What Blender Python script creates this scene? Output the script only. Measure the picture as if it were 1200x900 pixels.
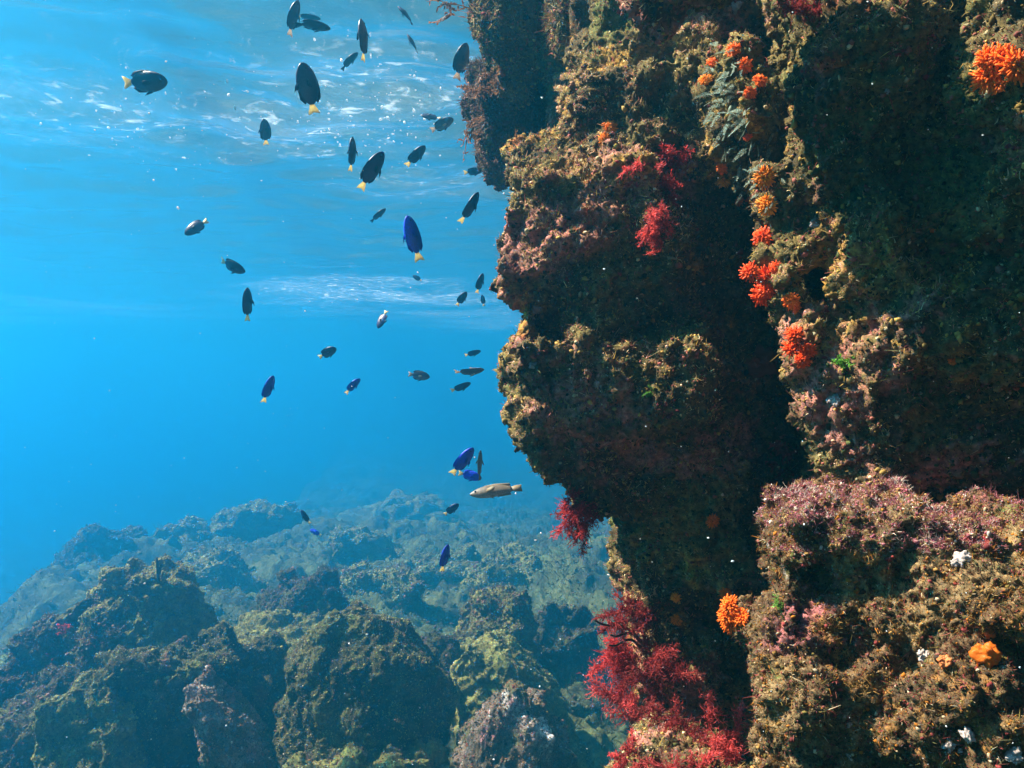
import bpy, math, random
import numpy as np
from mathutils import Vector, Matrix

R = math.radians
rng = np.random.default_rng(7)
random.seed(7)
scene = bpy.context.scene
for o in list(bpy.data.objects):
    bpy.data.objects.remove(o)
COL = scene.collection

# ------------------------------------------------------------------ camera
FPX = 1039.0                                  # focal length in pixels of the 1200 x 900 photograph
cam_d = bpy.data.cameras.new('camera')
cam = bpy.data.objects.new('camera', cam_d)
COL.objects.link(cam)
cam.location = (0, 0, 0)
cam.rotation_euler = (R(90), 0, 0)            # looks level along +Y, 1.4 m above the reef floor
cam_d.sensor_width = 36
cam_d.lens = 36 * FPX / 1200
cam_d.clip_start = 0.02
cam_d.clip_end = 500
scene.camera = cam

# ------------------------------------------------------------------ sky, sun, exposure
SUN_DIR = Vector((-0.61, 0.15, 0.78)).normalized()     # towards the sun
w = bpy.data.worlds.new('World')
scene.world = w
w.use_nodes = True
nt = w.node_tree
bg = nt.nodes['Background']
sky = nt.nodes.new('ShaderNodeTexSky')
sky.sky_type = 'NISHITA'
sky.sun_disc = False
sky.sun_elevation = math.asin(SUN_DIR.z)
sky.sun_rotation = math.atan2(SUN_DIR.x, SUN_DIR.y)
nt.links.new(sky.outputs[0], bg.inputs[0])
bg.inputs[1].default_value = 0.05
sl = bpy.data.lights.new('sun', 'SUN')
sl.energy = 5.0
sl.angle = R(0.5)
sl.color = (1.0, 0.91, 0.77)
sun = bpy.data.objects.new('sun', sl)
COL.objects.link(sun)
sun.rotation_euler = (-SUN_DIR).to_track_quat('-Z', 'Y').to_euler()
sun.location = SUN_DIR * 20
vs = scene.view_settings
vs.view_transform = 'Standard'
vs.look = 'None'
vs.gamma = 1
vs.use_curve_mapping = False
vs.exposure = 2.45
HAZE_DENSITY = 0.112
HAZE_COLOR = (0.030, 0.53, 0.90)
cy = scene.cycles
cy.use_denoising = True
try:
    cy.denoiser = 'OPENIMAGEDENOISE'
    cy.denoising_input_passes = 'RGB_ALBEDO_NORMAL'
except Exception:
    pass
cy.max_bounces = 5
cy.diffuse_bounces = 2
cy.glossy_bounces = 2
cy.transmission_bounces = 2
cy.volume_bounces = 2
cy.transparent_max_bounces = 10
cy.use_adaptive_sampling = False
cy.caustics_reflective = False
cy.caustics_refractive = False
cy.sample_clamp_indirect = 6

# ------------------------------------------------------------------ helpers
def P(px, py, Y):
    return Vector(((px - 600) / FPX * Y, Y, (450 - py) / FPX * Y))

GT = rng.normal(size=(512, 3)).astype(np.float32)
GT /= np.linalg.norm(GT, axis=1, keepdims=True)

def _h(ix, iy, iz, s):
    x = (ix.astype(np.uint32) * np.uint32(374761393) + iy.astype(np.uint32) * np.uint32(668265263)
         + iz.astype(np.uint32) * np.uint32(2147483647) + np.uint32(s * 974634777 % 4294967296))
    x = (x ^ (x >> np.uint32(13))) * np.uint32(1274126177)
    x ^= x >> np.uint32(16)
    return x

def perlin(p, scale, seed=0):
    q = np.asarray(p, np.float32) / scale + np.float32(100.37 + seed * 3.1)
    i = np.floor(q).astype(np.int64)
    f = (q - i).astype(np.float32)
    u = f * f * f * (f * (f * 6 - 15) + 10)
    out = 0
    for dx in (0, 1):
        wx = u[:, 0] if dx else 1 - u[:, 0]
        for dy in (0, 1):
            wy = u[:, 1] if dy else 1 - u[:, 1]
            for dz in (0, 1):
                wz = u[:, 2] if dz else 1 - u[:, 2]
                g = GT[_h(i[:, 0] + dx, i[:, 1] + dy, i[:, 2] + dz, seed) & np.uint32(511)]
                d = g[:, 0] * (f[:, 0] - dx) + g[:, 1] * (f[:, 1] - dy) + g[:, 2] * (f[:, 2] - dz)
                out = out + wx * wy * wz * d
    return out * 1.5

def fbm(p, scale, octv, seed=0, gain=0.5, kind='f'):
    a, s, t = 1.0, scale, 0
    for k in range(octv):
        n = perlin(p, s, seed + k)
        if kind == 'b':
            n = np.abs(n) * 2 - 0.55
        elif kind == 'r':
            n = 0.45 - np.abs(n) * 2
        t = t + a * n
        a *= gain
        s *= 0.5
    return t

def worley(p, scale, seed=0):
    """distance to the nearest feature point, in cells"""
    q = np.asarray(p, np.float32) / scale + 50.3
    i = np.floor(q).astype(np.int64)
    best = np.full(len(q), 9.0, np.float32)
    for dx in (-1, 0, 1):
        for dy in (-1, 0, 1):
            for dz in ((-1, 0, 1) if q.shape[1] == 3 else (0,)):
                jx, jy = i[:, 0] + dx, i[:, 1] + dy
                jz = i[:, 2] + dz if q.shape[1] == 3 else np.zeros_like(jx)
                hx = _h(jx, jy, jz, seed)
                o = np.stack([(hx & np.uint32(1023)), (hx >> np.uint32(10)) & np.uint32(1023), (hx >> np.uint32(20)) & np.uint32(1023)], 1).astype(np.float32) / 1023
                c = np.stack([jx, jy, jz], 1).astype(np.float32) + o
                d = np.linalg.norm(q - c[:, :q.shape[1]], axis=1)
                best = np.minimum(best, d)
    return best

def mesh_np(name, v, f, mat, smooth=True, col=None):
    v = np.ascontiguousarray(v, np.float32)
    f = np.ascontiguousarray(f, np.int32)
    me = bpy.data.meshes.new(name)
    k = f.shape[1]
    me.vertices.add(len(v))
    me.vertices.foreach_set('co', v.ravel())
    me.loops.add(f.size)
    me.loops.foreach_set('vertex_index', f.ravel())
    me.polygons.add(len(f))
    me.polygons.foreach_set('loop_start', np.arange(0, f.size, k, dtype=np.int32))
    me.polygons.foreach_set('loop_total', np.full(len(f), k, np.int32))
    me.update(calc_edges=True)
    me.validate()
    if smooth:
        me.polygons.foreach_set('use_smooth', np.ones(len(me.polygons), bool))
    if col is not None:
        at = me.color_attributes.new('tint', 'FLOAT_COLOR', 'POINT')
        c4 = np.ones((len(v), 4), np.float32)
        c4[:, :3] = col
        at.data.foreach_set('color', c4.ravel())
    if mat:
        me.materials.append(mat)
    return me

def link(name, me, parent=None, loc=None):
    o = bpy.data.objects.new(name, me)
    COL.objects.link(o)
    if parent is not None:
        o.parent = parent
    if loc is not None:
        o.location = loc
    return o

def tag(o, label=None, cat=None, group=None, kind=None):
    if label: o['label'] = label
    if cat: o['category'] = cat
    if group: o['group'] = group
    if kind: o['kind'] = kind
    return o

def empty(name, loc, label, cat, group=None):
    o = bpy.data.objects.new(name, None)
    COL.objects.link(o)
    o.location = loc
    o.empty_display_size = 0.02
    return tag(o, label, cat, group)

def arrays(me):
    v = np.empty(len(me.vertices) * 3, np.float32)
    me.vertices.foreach_get('co', v)
    n = np.empty(len(me.vertices) * 3, np.float32)
    me.vertices.foreach_get('normal', n)
    return v.reshape(-1, 3), n.reshape(-1, 3)

def vnormals(v, f):
    if f.shape[1] == 4:
        n = np.cross(v[f[:, 2]] - v[f[:, 0]], v[f[:, 3]] - v[f[:, 1]])
    else:
        n = np.cross(v[f[:, 1]] - v[f[:, 0]], v[f[:, 2]] - v[f[:, 0]])
    out = np.zeros_like(v)
    for k in range(f.shape[1]):
        for a in range(3):
            out[:, a] += np.bincount(f[:, k], n[:, a], len(v))
    return out / (np.linalg.norm(out, axis=1, keepdims=True) + 1e-12)

def subdiv(v, f, levels=1):
    """Catmull-Clark through a modifier, straight to arrays"""
    me = mesh_np('tmp', v, f, None)
    o = link('tmp', me)
    m = o.modifiers.new('s', 'SUBSURF')
    m.levels = levels
    m.subdivision_type = 'CATMULL_CLARK'
    dg = bpy.context.evaluated_depsgraph_get()
    ev = o.evaluated_get(dg)
    m2 = ev.to_mesh()
    nv = np.empty(len(m2.vertices) * 3, np.float32)
    m2.vertices.foreach_get('co', nv)
    nf = np.empty(len(m2.loops), np.int32)
    m2.loops.foreach_get('vertex_index', nf)
    ev.to_mesh_clear()
    bpy.data.objects.remove(o)
    bpy.data.meshes.remove(me)
    return nv.reshape(-1, 3), nf.reshape(-1, 4)

# ------------------------------------------------------------------ materials
def mat(name):
    m = bpy.data.materials.new(name)
    m.use_nodes = True
    n = m.node_tree
    b = n.nodes['Principled BSDF']
    b.inputs['Roughness'].default_value = 0.85
    b.inputs['Specular IOR Level'].default_value = 0.15
    return m, n, b

def N(n, typ, **kw):
    x = n.nodes.new(typ)
    for k, v in kw.items():
        if k.startswith('i_'):
            x.inputs[k[2:]].default_value = v
        else:
            setattr(x, k, v)
    return x

def ramp(n, stops, interp='LINEAR'):
    r = n.nodes.new('ShaderNodeValToRGB')
    r.color_ramp.interpolation = interp
    e = r.color_ramp.elements
    while len(e) < len(stops):
        e.new(0.5)
    for el, (p, c) in zip(e, stops):
        el.position = p
        el.color = (*c, 1) if len(c) == 3 else c
    return r

def noise(n, coord, scale, detail=4, rough=0.6, dist=0.0):
    t = N(n, 'ShaderNodeTexNoise')
    t.inputs['Scale'].default_value = scale
    t.inputs['Detail'].default_value = detail
    t.inputs['Roughness'].default_value = rough
    t.inputs['Distortion'].default_value = dist
    n.links.new(coord, t.inputs['Vector'])
    return t.outputs['Fac']

def mixc(n, fac, a, b, blend='MIX'):
    m = n.nodes.new('ShaderNodeMix')
    m.data_type = 'RGBA'
    m.blend_type = blend
    for s, val in ((0, fac), (6, a), (7, b)):
        if isinstance(val, (int, float)):
            m.inputs[s].default_value = val
        elif isinstance(val, tuple):
            m.inputs[s].default_value = (*val, 1)
        else:
            n.links.new(val, m.inputs[s])
    return m.outputs[2]

def step(n, val, a, b):
    m = N(n, 'ShaderNodeMapRange', interpolation_type='SMOOTHSTEP')
    n.links.new(val, m.inputs['Value'])
    m.inputs['From Min'].default_value = a
    m.inputs['From Max'].default_value = b
    return m.outputs['Result']

def rock_mat(name, base, mids, patches, size=1.0, bump=0.6):
    """rock under a crust of algae: base ramp + patches of (colour, noise scale, lo, hi)"""
    m, n, b = mat(name)
    tc = N(n, 'ShaderNodeTexCoord').outputs['Object']
    g = noise(n, tc, 9 / size, 6, 0.7, 0.4)
    r = ramp(n, [(0.30, base[0]), (0.45, base[1]), (0.56, mids[0]), (0.68, mids[1])])
    n.links.new(g, r.inputs[0])
    c = r.outputs[0]
    for k, (colr, sc, lo, hi) in enumerate(patches):
        mp = N(n, 'ShaderNodeMapping')
        mp.inputs['Location'].default_value = (3.1 * k + 1, -2.3 * k, 1.7 * k)
        n.links.new(tc, mp.inputs['Vector'])
        f = step(n, noise(n, mp.outputs[0], sc / size, 6, 0.72, 0.3), lo, hi)
        c = mixc(n, f, c, colr)
    fine = noise(n, tc, 220 / size, 5, 0.75)
    fr = ramp(n, [(0.30, (0.25, 0.25, 0.25)), (0.5, (0.9, 0.9, 0.9)), (0.72, (2.0, 1.9, 1.7))])
    n.links.new(fine, fr.inputs[0])
    c = mixc(n, 1.0, c, fr.outputs[0], 'MULTIPLY')
    n.links.new(c, b.inputs['Base Color'])
    bp = N(n, 'ShaderNodeBump')
    bp.inputs['Strength'].default_value = bump
    bp.inputs['Distance'].default_value = 0.006 * size
    n.links.new(noise(n, tc, 120 / size, 7, 0.75), bp.inputs['Height'])
    n.links.new(bp.outputs[0], b.inputs['Normal'])
    b.inputs['Roughness'].default_value = 0.92
    b.inputs['Specular IOR Level'].default_value = 0.08
    return m

M_WALL = rock_mat('encrusted_rock', [(0.028, 0.020, 0.012), (0.075, 0.055, 0.026)], [(0.13, 0.10, 0.035), (0.24, 0.17, 0.06)],
                  [((0.34, 0.14, 0.11), 7, 0.52, 0.62), ((0.09, 0.10, 0.03), 11, 0.55, 0.68),
                   ((0.34, 0.19, 0.04), 10, 0.56, 0.66), ((0.26, 0.09, 0.03), 16, 0.58, 0.68), ((0.42, 0.36, 0.26), 26, 0.66, 0.74), ((0.20, 0.03, 0.035), 13, 0.64, 0.72)])
M_BOULDER = rock_mat('crusted_boulder', [(0.035, 0.022, 0.015), (0.10, 0.06, 0.03)], [(0.17, 0.11, 0.05), (0.30, 0.20, 0.09)],
                     [((0.30, 0.10, 0.10), 8, 0.56, 0.66), ((0.26, 0.12, 0.03), 14, 0.56, 0.66), ((0.10, 0.11, 0.03), 17, 0.58, 0.68),
                      ((0.50, 0.42, 0.36), 30, 0.64, 0.72), ((0.24, 0.02, 0.02), 19, 0.64, 0.70)], 0.7)
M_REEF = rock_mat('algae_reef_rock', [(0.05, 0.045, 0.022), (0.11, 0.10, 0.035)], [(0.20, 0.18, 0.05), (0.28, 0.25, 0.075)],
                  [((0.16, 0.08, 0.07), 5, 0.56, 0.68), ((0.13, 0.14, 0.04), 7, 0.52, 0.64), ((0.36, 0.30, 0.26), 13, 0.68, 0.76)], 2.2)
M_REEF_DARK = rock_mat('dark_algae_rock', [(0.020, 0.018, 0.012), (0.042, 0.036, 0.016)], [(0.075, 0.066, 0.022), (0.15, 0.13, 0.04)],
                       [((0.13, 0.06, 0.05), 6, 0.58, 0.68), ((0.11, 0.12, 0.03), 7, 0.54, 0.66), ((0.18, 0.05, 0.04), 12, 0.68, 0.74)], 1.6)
M_REEF_PALE = rock_mat('coralline_rock', [(0.06, 0.045, 0.03), (0.10, 0.075, 0.045)], [(0.17, 0.12, 0.09), (0.36, 0.29, 0.25)],
                       [((0.11, 0.10, 0.04), 8, 0.52, 0.62), ((0.32, 0.14, 0.14), 9, 0.56, 0.66), ((0.66, 0.60, 0.54), 9, 0.58, 0.68)], 1.4)
M_SEABED = rock_mat('reef_floor', [(0.02, 0.02, 0.014), (0.045, 0.045, 0.02)], [(0.08, 0.085, 0.03), (0.13, 0.13, 0.05)],
                    [((0.08, 0.045, 0.04), 4, 0.58, 0.70), ((0.09, 0.11, 0.03), 5, 0.55, 0.66)], 4.5, 0.4)
M_LOBE = rock_mat('shaded_outcrop', [(0.03, 0.022, 0.014), (0.07, 0.05, 0.025)], [(0.10, 0.08, 0.03), (0.15, 0.11, 0.045)],
                  [((0.16, 0.08, 0.06), 9, 0.58, 0.68), ((0.09, 0.10, 0.03), 11, 0.56, 0.66)], 1.2)

def tint_mat(name, rough=0.8, translucent=0.25, var=0.0):
    m, n, b = mat(name)
    a = N(n, 'ShaderNodeAttribute', attribute_name='tint')
    n.links.new(a.outputs['Color'], b.inputs['Base Color'])
    b.inputs['Roughness'].default_value = rough
    if translucent:
        t = N(n, 'ShaderNodeBsdfTranslucent')
        n.links.new(a.outputs['Color'], t.inputs['Color'])
        mx = N(n, 'ShaderNodeMixShader')
        mx.inputs[0].default_value = translucent
        n.links.new(b.outputs[0], mx.inputs[1])
        n.links.new(t.outputs[0], mx.inputs[2])
        n.links.new(mx.outputs[0], n.nodes['Material Output'].inputs['Surface'])
    return m
M_TURF = tint_mat('algae_turf', 0.85, 0.25)
M_WEED = tint_mat('seaweed', 0.6, 0.4)
M_CORAL = tint_mat('coral_flesh', 0.5, 0.3)
M_SHELL = tint_mat('shell_chalk', 0.6, 0.0)

def fish_mat(name, back, belly, rough=0.45):
    m, n, b = mat(name)
    tc = N(n, 'ShaderNodeTexCoord').outputs['Object']
    sp = N(n, 'ShaderNodeSeparateXYZ')
    n.links.new(tc, sp.inputs[0])
    f = step(n, sp.outputs['Z'], -0.016, 0.008)
    c = mixc(n, f, belly, back)
    v = N(n, 'ShaderNodeTexVoronoi')
    v.inputs['Scale'].default_value = 420
    n.links.new(tc, v.inputs['Vector'])
    r = ramp(n, [(0.0, (1.25, 1.25, 1.25)), (0.6, (0.7, 0.7, 0.7))])
    n.links.new(v.outputs['Distance'], r.inputs[0])
    c = mixc(n, 1.0, c, r.outputs[0], 'MULTIPLY')
    n.links.new(c, b.inputs['Base Color'])
    b.inputs['Roughness'].default_value = rough
    b.inputs['Specular IOR Level'].default_value = 0.35
    return m
def plain(name, c, rough=0.5, transl=0.0, spec=0.2):
    m, n, b = mat(name)
    tc = N(n, 'ShaderNodeTexCoord').outputs['Object']
    f = noise(n, tc, 90, 3)
    k = mixc(n, f, tuple(x * 0.75 for x in c), tuple(min(1, x * 1.25) for x in c))
    n.links.new(k, b.inputs['Base Color'])
    b.inputs['Roughness'].default_value = rough
    b.inputs['Specular IOR Level'].default_value = spec
    if transl:
        t = N(n, 'ShaderNodeBsdfTranslucent')
        n.links.new(k, t.inputs['Color'])
        mx = N(n, 'ShaderNodeMixShader')
        mx.inputs[0].default_value = transl
        n.links.new(b.outputs[0], mx.inputs[1])
        n.links.new(t.outputs[0], mx.inputs[2])
        n.links.new(mx.outputs[0], n.nodes['Material Output'].inputs['Surface'])
    return m

# ------------------------------------------------------------------ water: surface sheet and haze box
SURF = 1.45
def build_surface():
    # graded grid seen from below: fine near the camera, coarse far away
    def axis(n, near, far):
        t = np.linspace(-1, 1, n)
        return np.sign(t) * (near * np.abs(t) + (far - near) * np.abs(t) ** 4)
    xs = axis(360, 9, 60)
    ys = axis(360, 9, 60) + 6
    X, Y = np.meshgrid(xs, ys, indexing='ij')
    p = np.stack([X.ravel(), Y.ravel(), np.zeros(X.size)], 1)
    q = p * np.array([0.75, 1.0, 1.0])            # crests run across the view
    z = 0.075 * perlin(q, 1.5, 3) + 0.06 * perlin(q, 0.62, 4) + 0.028 * perlin(q, 0.27, 5)
    z += 0.12 * perlin(q, 5.0, 8)
    fade = np.clip(1.25 - np.hypot(p[:, 0], p[:, 1] - 2) / 22, 0.12, 1)
    v = p.copy()
    v[:, 2] = SURF + z * fade + 0.17 * perlin(p * np.array([1.0, 0.45, 1.0]), 5.0, 12) * np.clip((p[:, 1] - 8) / 8, 0, 1)
    nx, ny = X.shape
    idx = np.arange(nx * ny).reshape(nx, ny)
    f = np.stack([idx[:-1, :-1], idx[1:, :-1], idx[1:, 1:], idx[:-1, 1:]], -1).reshape(-1, 4)
    m = bpy.data.materials.new('sea_surface')
    m.use_nodes = True
    n = m.node_tree
    n.nodes.remove(n.nodes['Principled BSDF'])
    tc = N(n, 'ShaderNodeTexCoord').outputs['Object']
    mp = N(n, 'ShaderNodeMapping')
    mp.inputs['Scale'].default_value = (0.8, 1.0, 1.0)
    n.links.new(tc, mp.inputs['Vector'])
    bp = N(n, 'ShaderNodeBump')
    bp.inputs['Strength'].default_value = 0.25
    bp.inputs['Distance'].default_value = 0.03
    n.links.new(noise(n, mp.outputs[0], 5, 5, 0.55, 0.3), bp.inputs['Height'])
    fr = N(n, 'ShaderNodeFresnel')
    fr.inputs['IOR'].default_value = 1.33
    n.links.new(bp.outputs[0], fr.inputs['Normal'])
    frc = N(n, 'ShaderNodeMath', operation='MULTIPLY')
    n.links.new(fr.outputs[0], frc.inputs[0])
    frc.inputs[1].default_value = 0.93
    tr = N(n, 'ShaderNodeBsdfTransparent')
    gl = N(n, 'ShaderNodeBsdfGlossy')
    gl.inputs['Roughness'].default_value = 0.12
    n.links.new(bp.outputs[0], gl.inputs['Normal'])
    m1 = N(n, 'ShaderNodeMixShader')
    n.links.new(frc.outputs[0], m1.inputs[0])
    n.links.new(tr.outputs[0], m1.inputs[1])
    n.links.new(gl.outputs[0], m1.inputs[2])
    # foam patches that also paint in sun glitter and the bright far glow
    sp = N(n, 'ShaderNodeSeparateXYZ')
    n.links.new(tc, sp.inputs[0])
    def blob(cx, cy_, rx, ry):
        a = N(n, 'ShaderNodeMath', operation='SUBTRACT'); n.links.new(sp.outputs['X'], a.inputs[0]); a.inputs[1].default_value = cx
        b = N(n, 'ShaderNodeMath', operation='SUBTRACT'); n.links.new(sp.outputs['Y'], b.inputs[0]); b.inputs[1].default_value = cy_
        c = N(n, 'ShaderNodeCombineXYZ')
        d = N(n, 'ShaderNodeMath', operation='DIVIDE'); n.links.new(a.outputs[0], d.inputs[0]); d.inputs[1].default_value = rx
        e = N(n, 'ShaderNodeMath', operation='DIVIDE'); n.links.new(b.outputs[0], e.inputs[0]); e.inputs[1].default_value = ry
        n.links.new(d.outputs[0], c.inputs[0]); n.links.new(e.outputs[0], c.inputs[1])
        l = N(n, 'ShaderNodeVectorMath', operation='LENGTH'); n.links.new(c.outputs[0], l.inputs[0])
        return step(n, l.outputs['Value'], 1.0, 0.15)
    acc = None
    for bl in FOAM_GLITTER:
        o = blob(*bl[:4])
        k = N(n, 'ShaderNodeMath', operation='MULTIPLY'); n.links.new(o, k.inputs[0]); k.inputs[1].default_value = bl[4]
        if acc is None:
            acc = k.outputs[0]
        else:
            s = N(n, 'ShaderNodeMath', operation='MAXIMUM'); n.links.new(acc, s.inputs[0]); n.links.new(k.outputs[0], s.inputs[1]); acc = s.outputs[0]
    nz0 = noise(n, mp.outputs[0], 4.2, 9, 0.8, 1.6)
    brk = N(n, 'ShaderNodeMath', operation='MULTIPLY_ADD')
    n.links.new(noise(n, mp.outputs[0], 0.55, 3, 0.6, 0.5), brk.inputs[0]); brk.inputs[1].default_value = 0.9; brk.inputs[2].default_value = -0.45
    nzm = N(n, 'ShaderNodeMath', operation='ADD')
    n.links.new(nz0, nzm.inputs[0]); n.links.new(brk.outputs[0], nzm.inputs[1])
    nz = nzm.outputs[0]
    # sun glitter painted as pale flecks inside a faint veil of foam
    fl = step(n, noise(n, mp.outputs[0], 11.0, 4, 0.62, 0.6), 0.53, 0.72)
    veil = step(n, nz, 0.30, 0.80)
    def M(op, a, b):
        x = N(n, 'ShaderNodeMath', operation=op)
        for k_, val in enumerate((a, b)):
            if isinstance(val, float): x.inputs[k_].default_value = val
            else: n.links.new(val, x.inputs[k_])
        return x.outputs[0]
    fo = M('MULTIPLY', acc, M('ADD', M('MULTIPLY', M('MULTIPLY', fl, veil), 0.75), M('MULTIPLY', veil, 0.10)))
    tl = N(n, 'ShaderNodeBsdfTranslucent')
    tl.inputs['Color'].default_value = (0.9, 0.95, 0.95, 1)
    m2 = N(n, 'ShaderNodeMixShader')
    n.links.new(fo, m2.inputs[0])
    n.links.new(m1.outputs[0], m2.inputs[1])
    n.links.new(tl.outputs[0], m2.inputs[2])
    n.links.new(m2.outputs[0], n.nodes['Material Output'].inputs['Surface'])
    me = mesh_np('water_surface', v, f, m)
    tag(link('water_surface', me), kind='structure')

# (x, y, radius x, radius y, strength) of the foam and painted glitter patches on the surface
FOAM_GLITTER = [(-2.5, 17, 4, 5, 0.7), (0.3, 20, 4, 9, 0.8), (-10, 18, 6, 5, 0.35), (-2.0, 14.2, 3.0, 2.4, 2.2), (-1.1, 5.2, 1.1, 1.0, 0.62), (-0.55, 4.3, 1.0, 0.8, 0.5), (-0.4, 6.2, 1.2, 0.9, 0.5), (-2.5, 5.0, 1.5, 1.0, 0.3)]
build_surface()

def build_haze():
    lo, hi = Vector((-62, -56, -6.6)), Vector((62, 68, SURF + 0.55))
    v = [(x, y, z) for x in (lo.x, hi.x) for y in (lo.y, hi.y) for z in (lo.z, hi.z)]
    f = [(0, 1, 3, 2), (4, 6, 7, 5), (0, 4, 5, 1), (2, 3, 7, 6), (0, 2, 6, 4), (1, 5, 7, 3)]
    m = bpy.data.materials.new('water_haze')
    m.use_nodes = True
    n = m.node_tree
    n.nodes.remove(n.nodes['Principled BSDF'])
    pv = N(n, 'ShaderNodeVolumePrincipled')
    pv.inputs['Color'].default_value = (*HAZE_COLOR, 1)
    pv.inputs['Density'].default_value = HAZE_DENSITY
    pv.inputs['Anisotropy'].default_value = 0.82
    n.links.new(pv.outputs[0], n.nodes['Material Output'].inputs['Volume'])
    me = mesh_np('haze', np.array(v), np.array(f), m, smooth=False)
    tag(link('haze', me), kind='stuff')
build_haze()

# ------------------------------------------------------------------ rocks as blended solids
def smin(a, b, k):
    h = np.clip(0.5 + 0.5 * (b - a) / k, 0, 1)
    return b + (a - b) * h - k * h * (1 - h)

class Solid:
    def __init__(self, xs, ys, zs):
        self.ax = [np.asarray(a, np.float32) for a in (xs, ys, zs)]
        self.F = np.full([len(a) for a in self.ax], 0.25, np.float32)
    def add(self, c, half, rot=(0, 0, 0), kind='box', r=0.03, k=0.03, sub=False):
        c = np.array(c, np.float32)
        half = np.array(half, np.float32)
        M = np.array(Matrix.Rotation(R(rot[2]), 3, 'Z') @ Matrix.Rotation(R(rot[1]), 3, 'Y') @ Matrix.Rotation(R(rot[0]), 3, 'X'), np.float32)
        ext = np.abs(M) @ half + 0.12
        sl_ = []
        for a, cc, e in zip(self.ax, c, ext):
            i0, i1 = np.searchsorted(a, [cc - e, cc + e])
            sl_.append(slice(max(0, i0 - 1), min(len(a), i1 + 1)))
        g = np.meshgrid(*[a[s] - cc for a, s, cc in zip(self.ax, sl_, c)], indexing='ij')
        q = [M[0, i] * g[0] + M[1, i] * g[1] + M[2, i] * g[2] for i in range(3)]
        if kind == 'box':
            d = [np.abs(q[i]) - (half[i] - r) for i in range(3)]
            D = np.sqrt(sum(np.maximum(x, 0) ** 2 for x in d)) + np.minimum(np.maximum(np.maximum(d[0], d[1]), d[2]), 0) - r
        else:
            L = np.sqrt(sum((q[i] / half[i]) ** 2 for i in range(3)))
            L2 = np.sqrt(sum((q[i] / half[i] ** 2) ** 2 for i in range(3))) + 1e-6
            D = L * (L - 1) / L2
        s = tuple(sl_)
        if sub:
            self.F[s] = -smin(-self.F[s], D, k)
        else:
            self.F[s] = smin(self.F[s], D, k)
    def extract(self):
        F = self.F
        F[0] = F[-1] = 0.2; F[:, 0] = F[:, -1] = 0.2; F[:, :, 0] = F[:, :, -1] = 0.2
        S = F < 0
        cnt = sum(S[a:S.shape[0] - 1 + a, b:S.shape[1] - 1 + b, c:S.shape[2] - 1 + c].astype(np.int8) for a in (0, 1) for b in (0, 1) for c in (0, 1))
        act = np.argwhere((cnt > 0) & (cnt < 8))
        vid = np.full(cnt.shape, -1, np.int32)
        vid[tuple(act.T)] = np.arange(len(act))
        pos = np.zeros((len(act), 3), np.float32)
        num = np.zeros(len(act), np.float32)
        for axis in range(3):
            o1, o2 = [a for a in range(3) if a != axis]
            for p in (0, 1):
                for q in (0, 1):
                    a = act.copy(); a[:, o1] += p; a[:, o2] += q
                    b = a.copy(); b[:, axis] += 1
                    fa, fb = F[tuple(a.T)], F[tuple(b.T)]
                    cr = (fa < 0) != (fb < 0)
                    t = np.where(cr, fa / np.where(cr, fa - fb, 1), 0)
                    pa = np.stack([self.ax[i][a[:, i]] for i in range(3)], 1)
                    pb = np.stack([self.ax[i][b[:, i]] for i in range(3)], 1)
                    pos += np.where(cr[:, None], pa + (pb - pa) * t[:, None], 0)
                    num += cr
        pos /= num[:, None]
        faces = []
        for axis in range(3):
            o1, o2 = (axis + 1) % 3, (axis + 2) % 3
            sa = [slice(None)] * 3; sb = [slice(None)] * 3
            sa[axis] = slice(0, -1); sb[axis] = slice(1, None)
            A, B = S[tuple(sa)], S[tuple(sb)]
            e = np.argwhere(A != B)
            e = e[(e[:, o1] > 0) & (e[:, o2] > 0) & (e[:, o1] < F.shape[o1] - 1) & (e[:, o2] < F.shape[o2] - 1)]
            fl = A[tuple(e.T)]
            q = []
            for (p, r_) in ((0, 0), (1, 0), (1, 1), (0, 1)):
                c = e.copy(); c[:, o1] -= 1 - p; c[:, o2] -= 1 - r_
                q.append(vid[tuple(c.T)])
            q = np.stack(q, 1)
            q[~fl] = q[~fl][:, ::-1]
            faces.append(q)
        return pos, np.concatenate(faces)

def weather(v, f, big=0.03, mid=0.012, fine=0.004, scale=1.0, seed=0, strata=0.0):
    """noise that turns the blended solid into eroded, overgrown rock"""
    n = vnormals(v, f)
    v = v + n * (big * fbm(v, 0.16 * scale, 3, seed + 1))[:, None]
    v = v + (mid * 0.8) * np.stack([perlin(v, 0.07 * scale, seed + 60 + a) for a in range(3)], 1)
    n = vnormals(v, f)
    d = mid * fbm(v, 0.055 * scale, 3, seed + 5, kind='b')
    if strata:
        q = v * np.array([0.35, 0.35, 1.0]) + 0.02 * np.stack([perlin(v, 0.1, seed + 90)] * 3, 1)
        d = d + strata * perlin(q, 0.03, seed + 91)
    v = v + n * d[:, None]
    n = vnormals(v, f)
    d = fine * fbm(v, 0.016 * scale, 3, seed + 9, 0.6, kind='b') + fine * 0.6 * perlin(v, 0.006 * scale, seed + 14)
    return v + n * d[:, None]

def graded(lo, a, b, hi, s, S):
    return np.concatenate([np.arange(lo, a, S), np.arange(a, b, s), np.arange(b, hi + S, S)])

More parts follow.
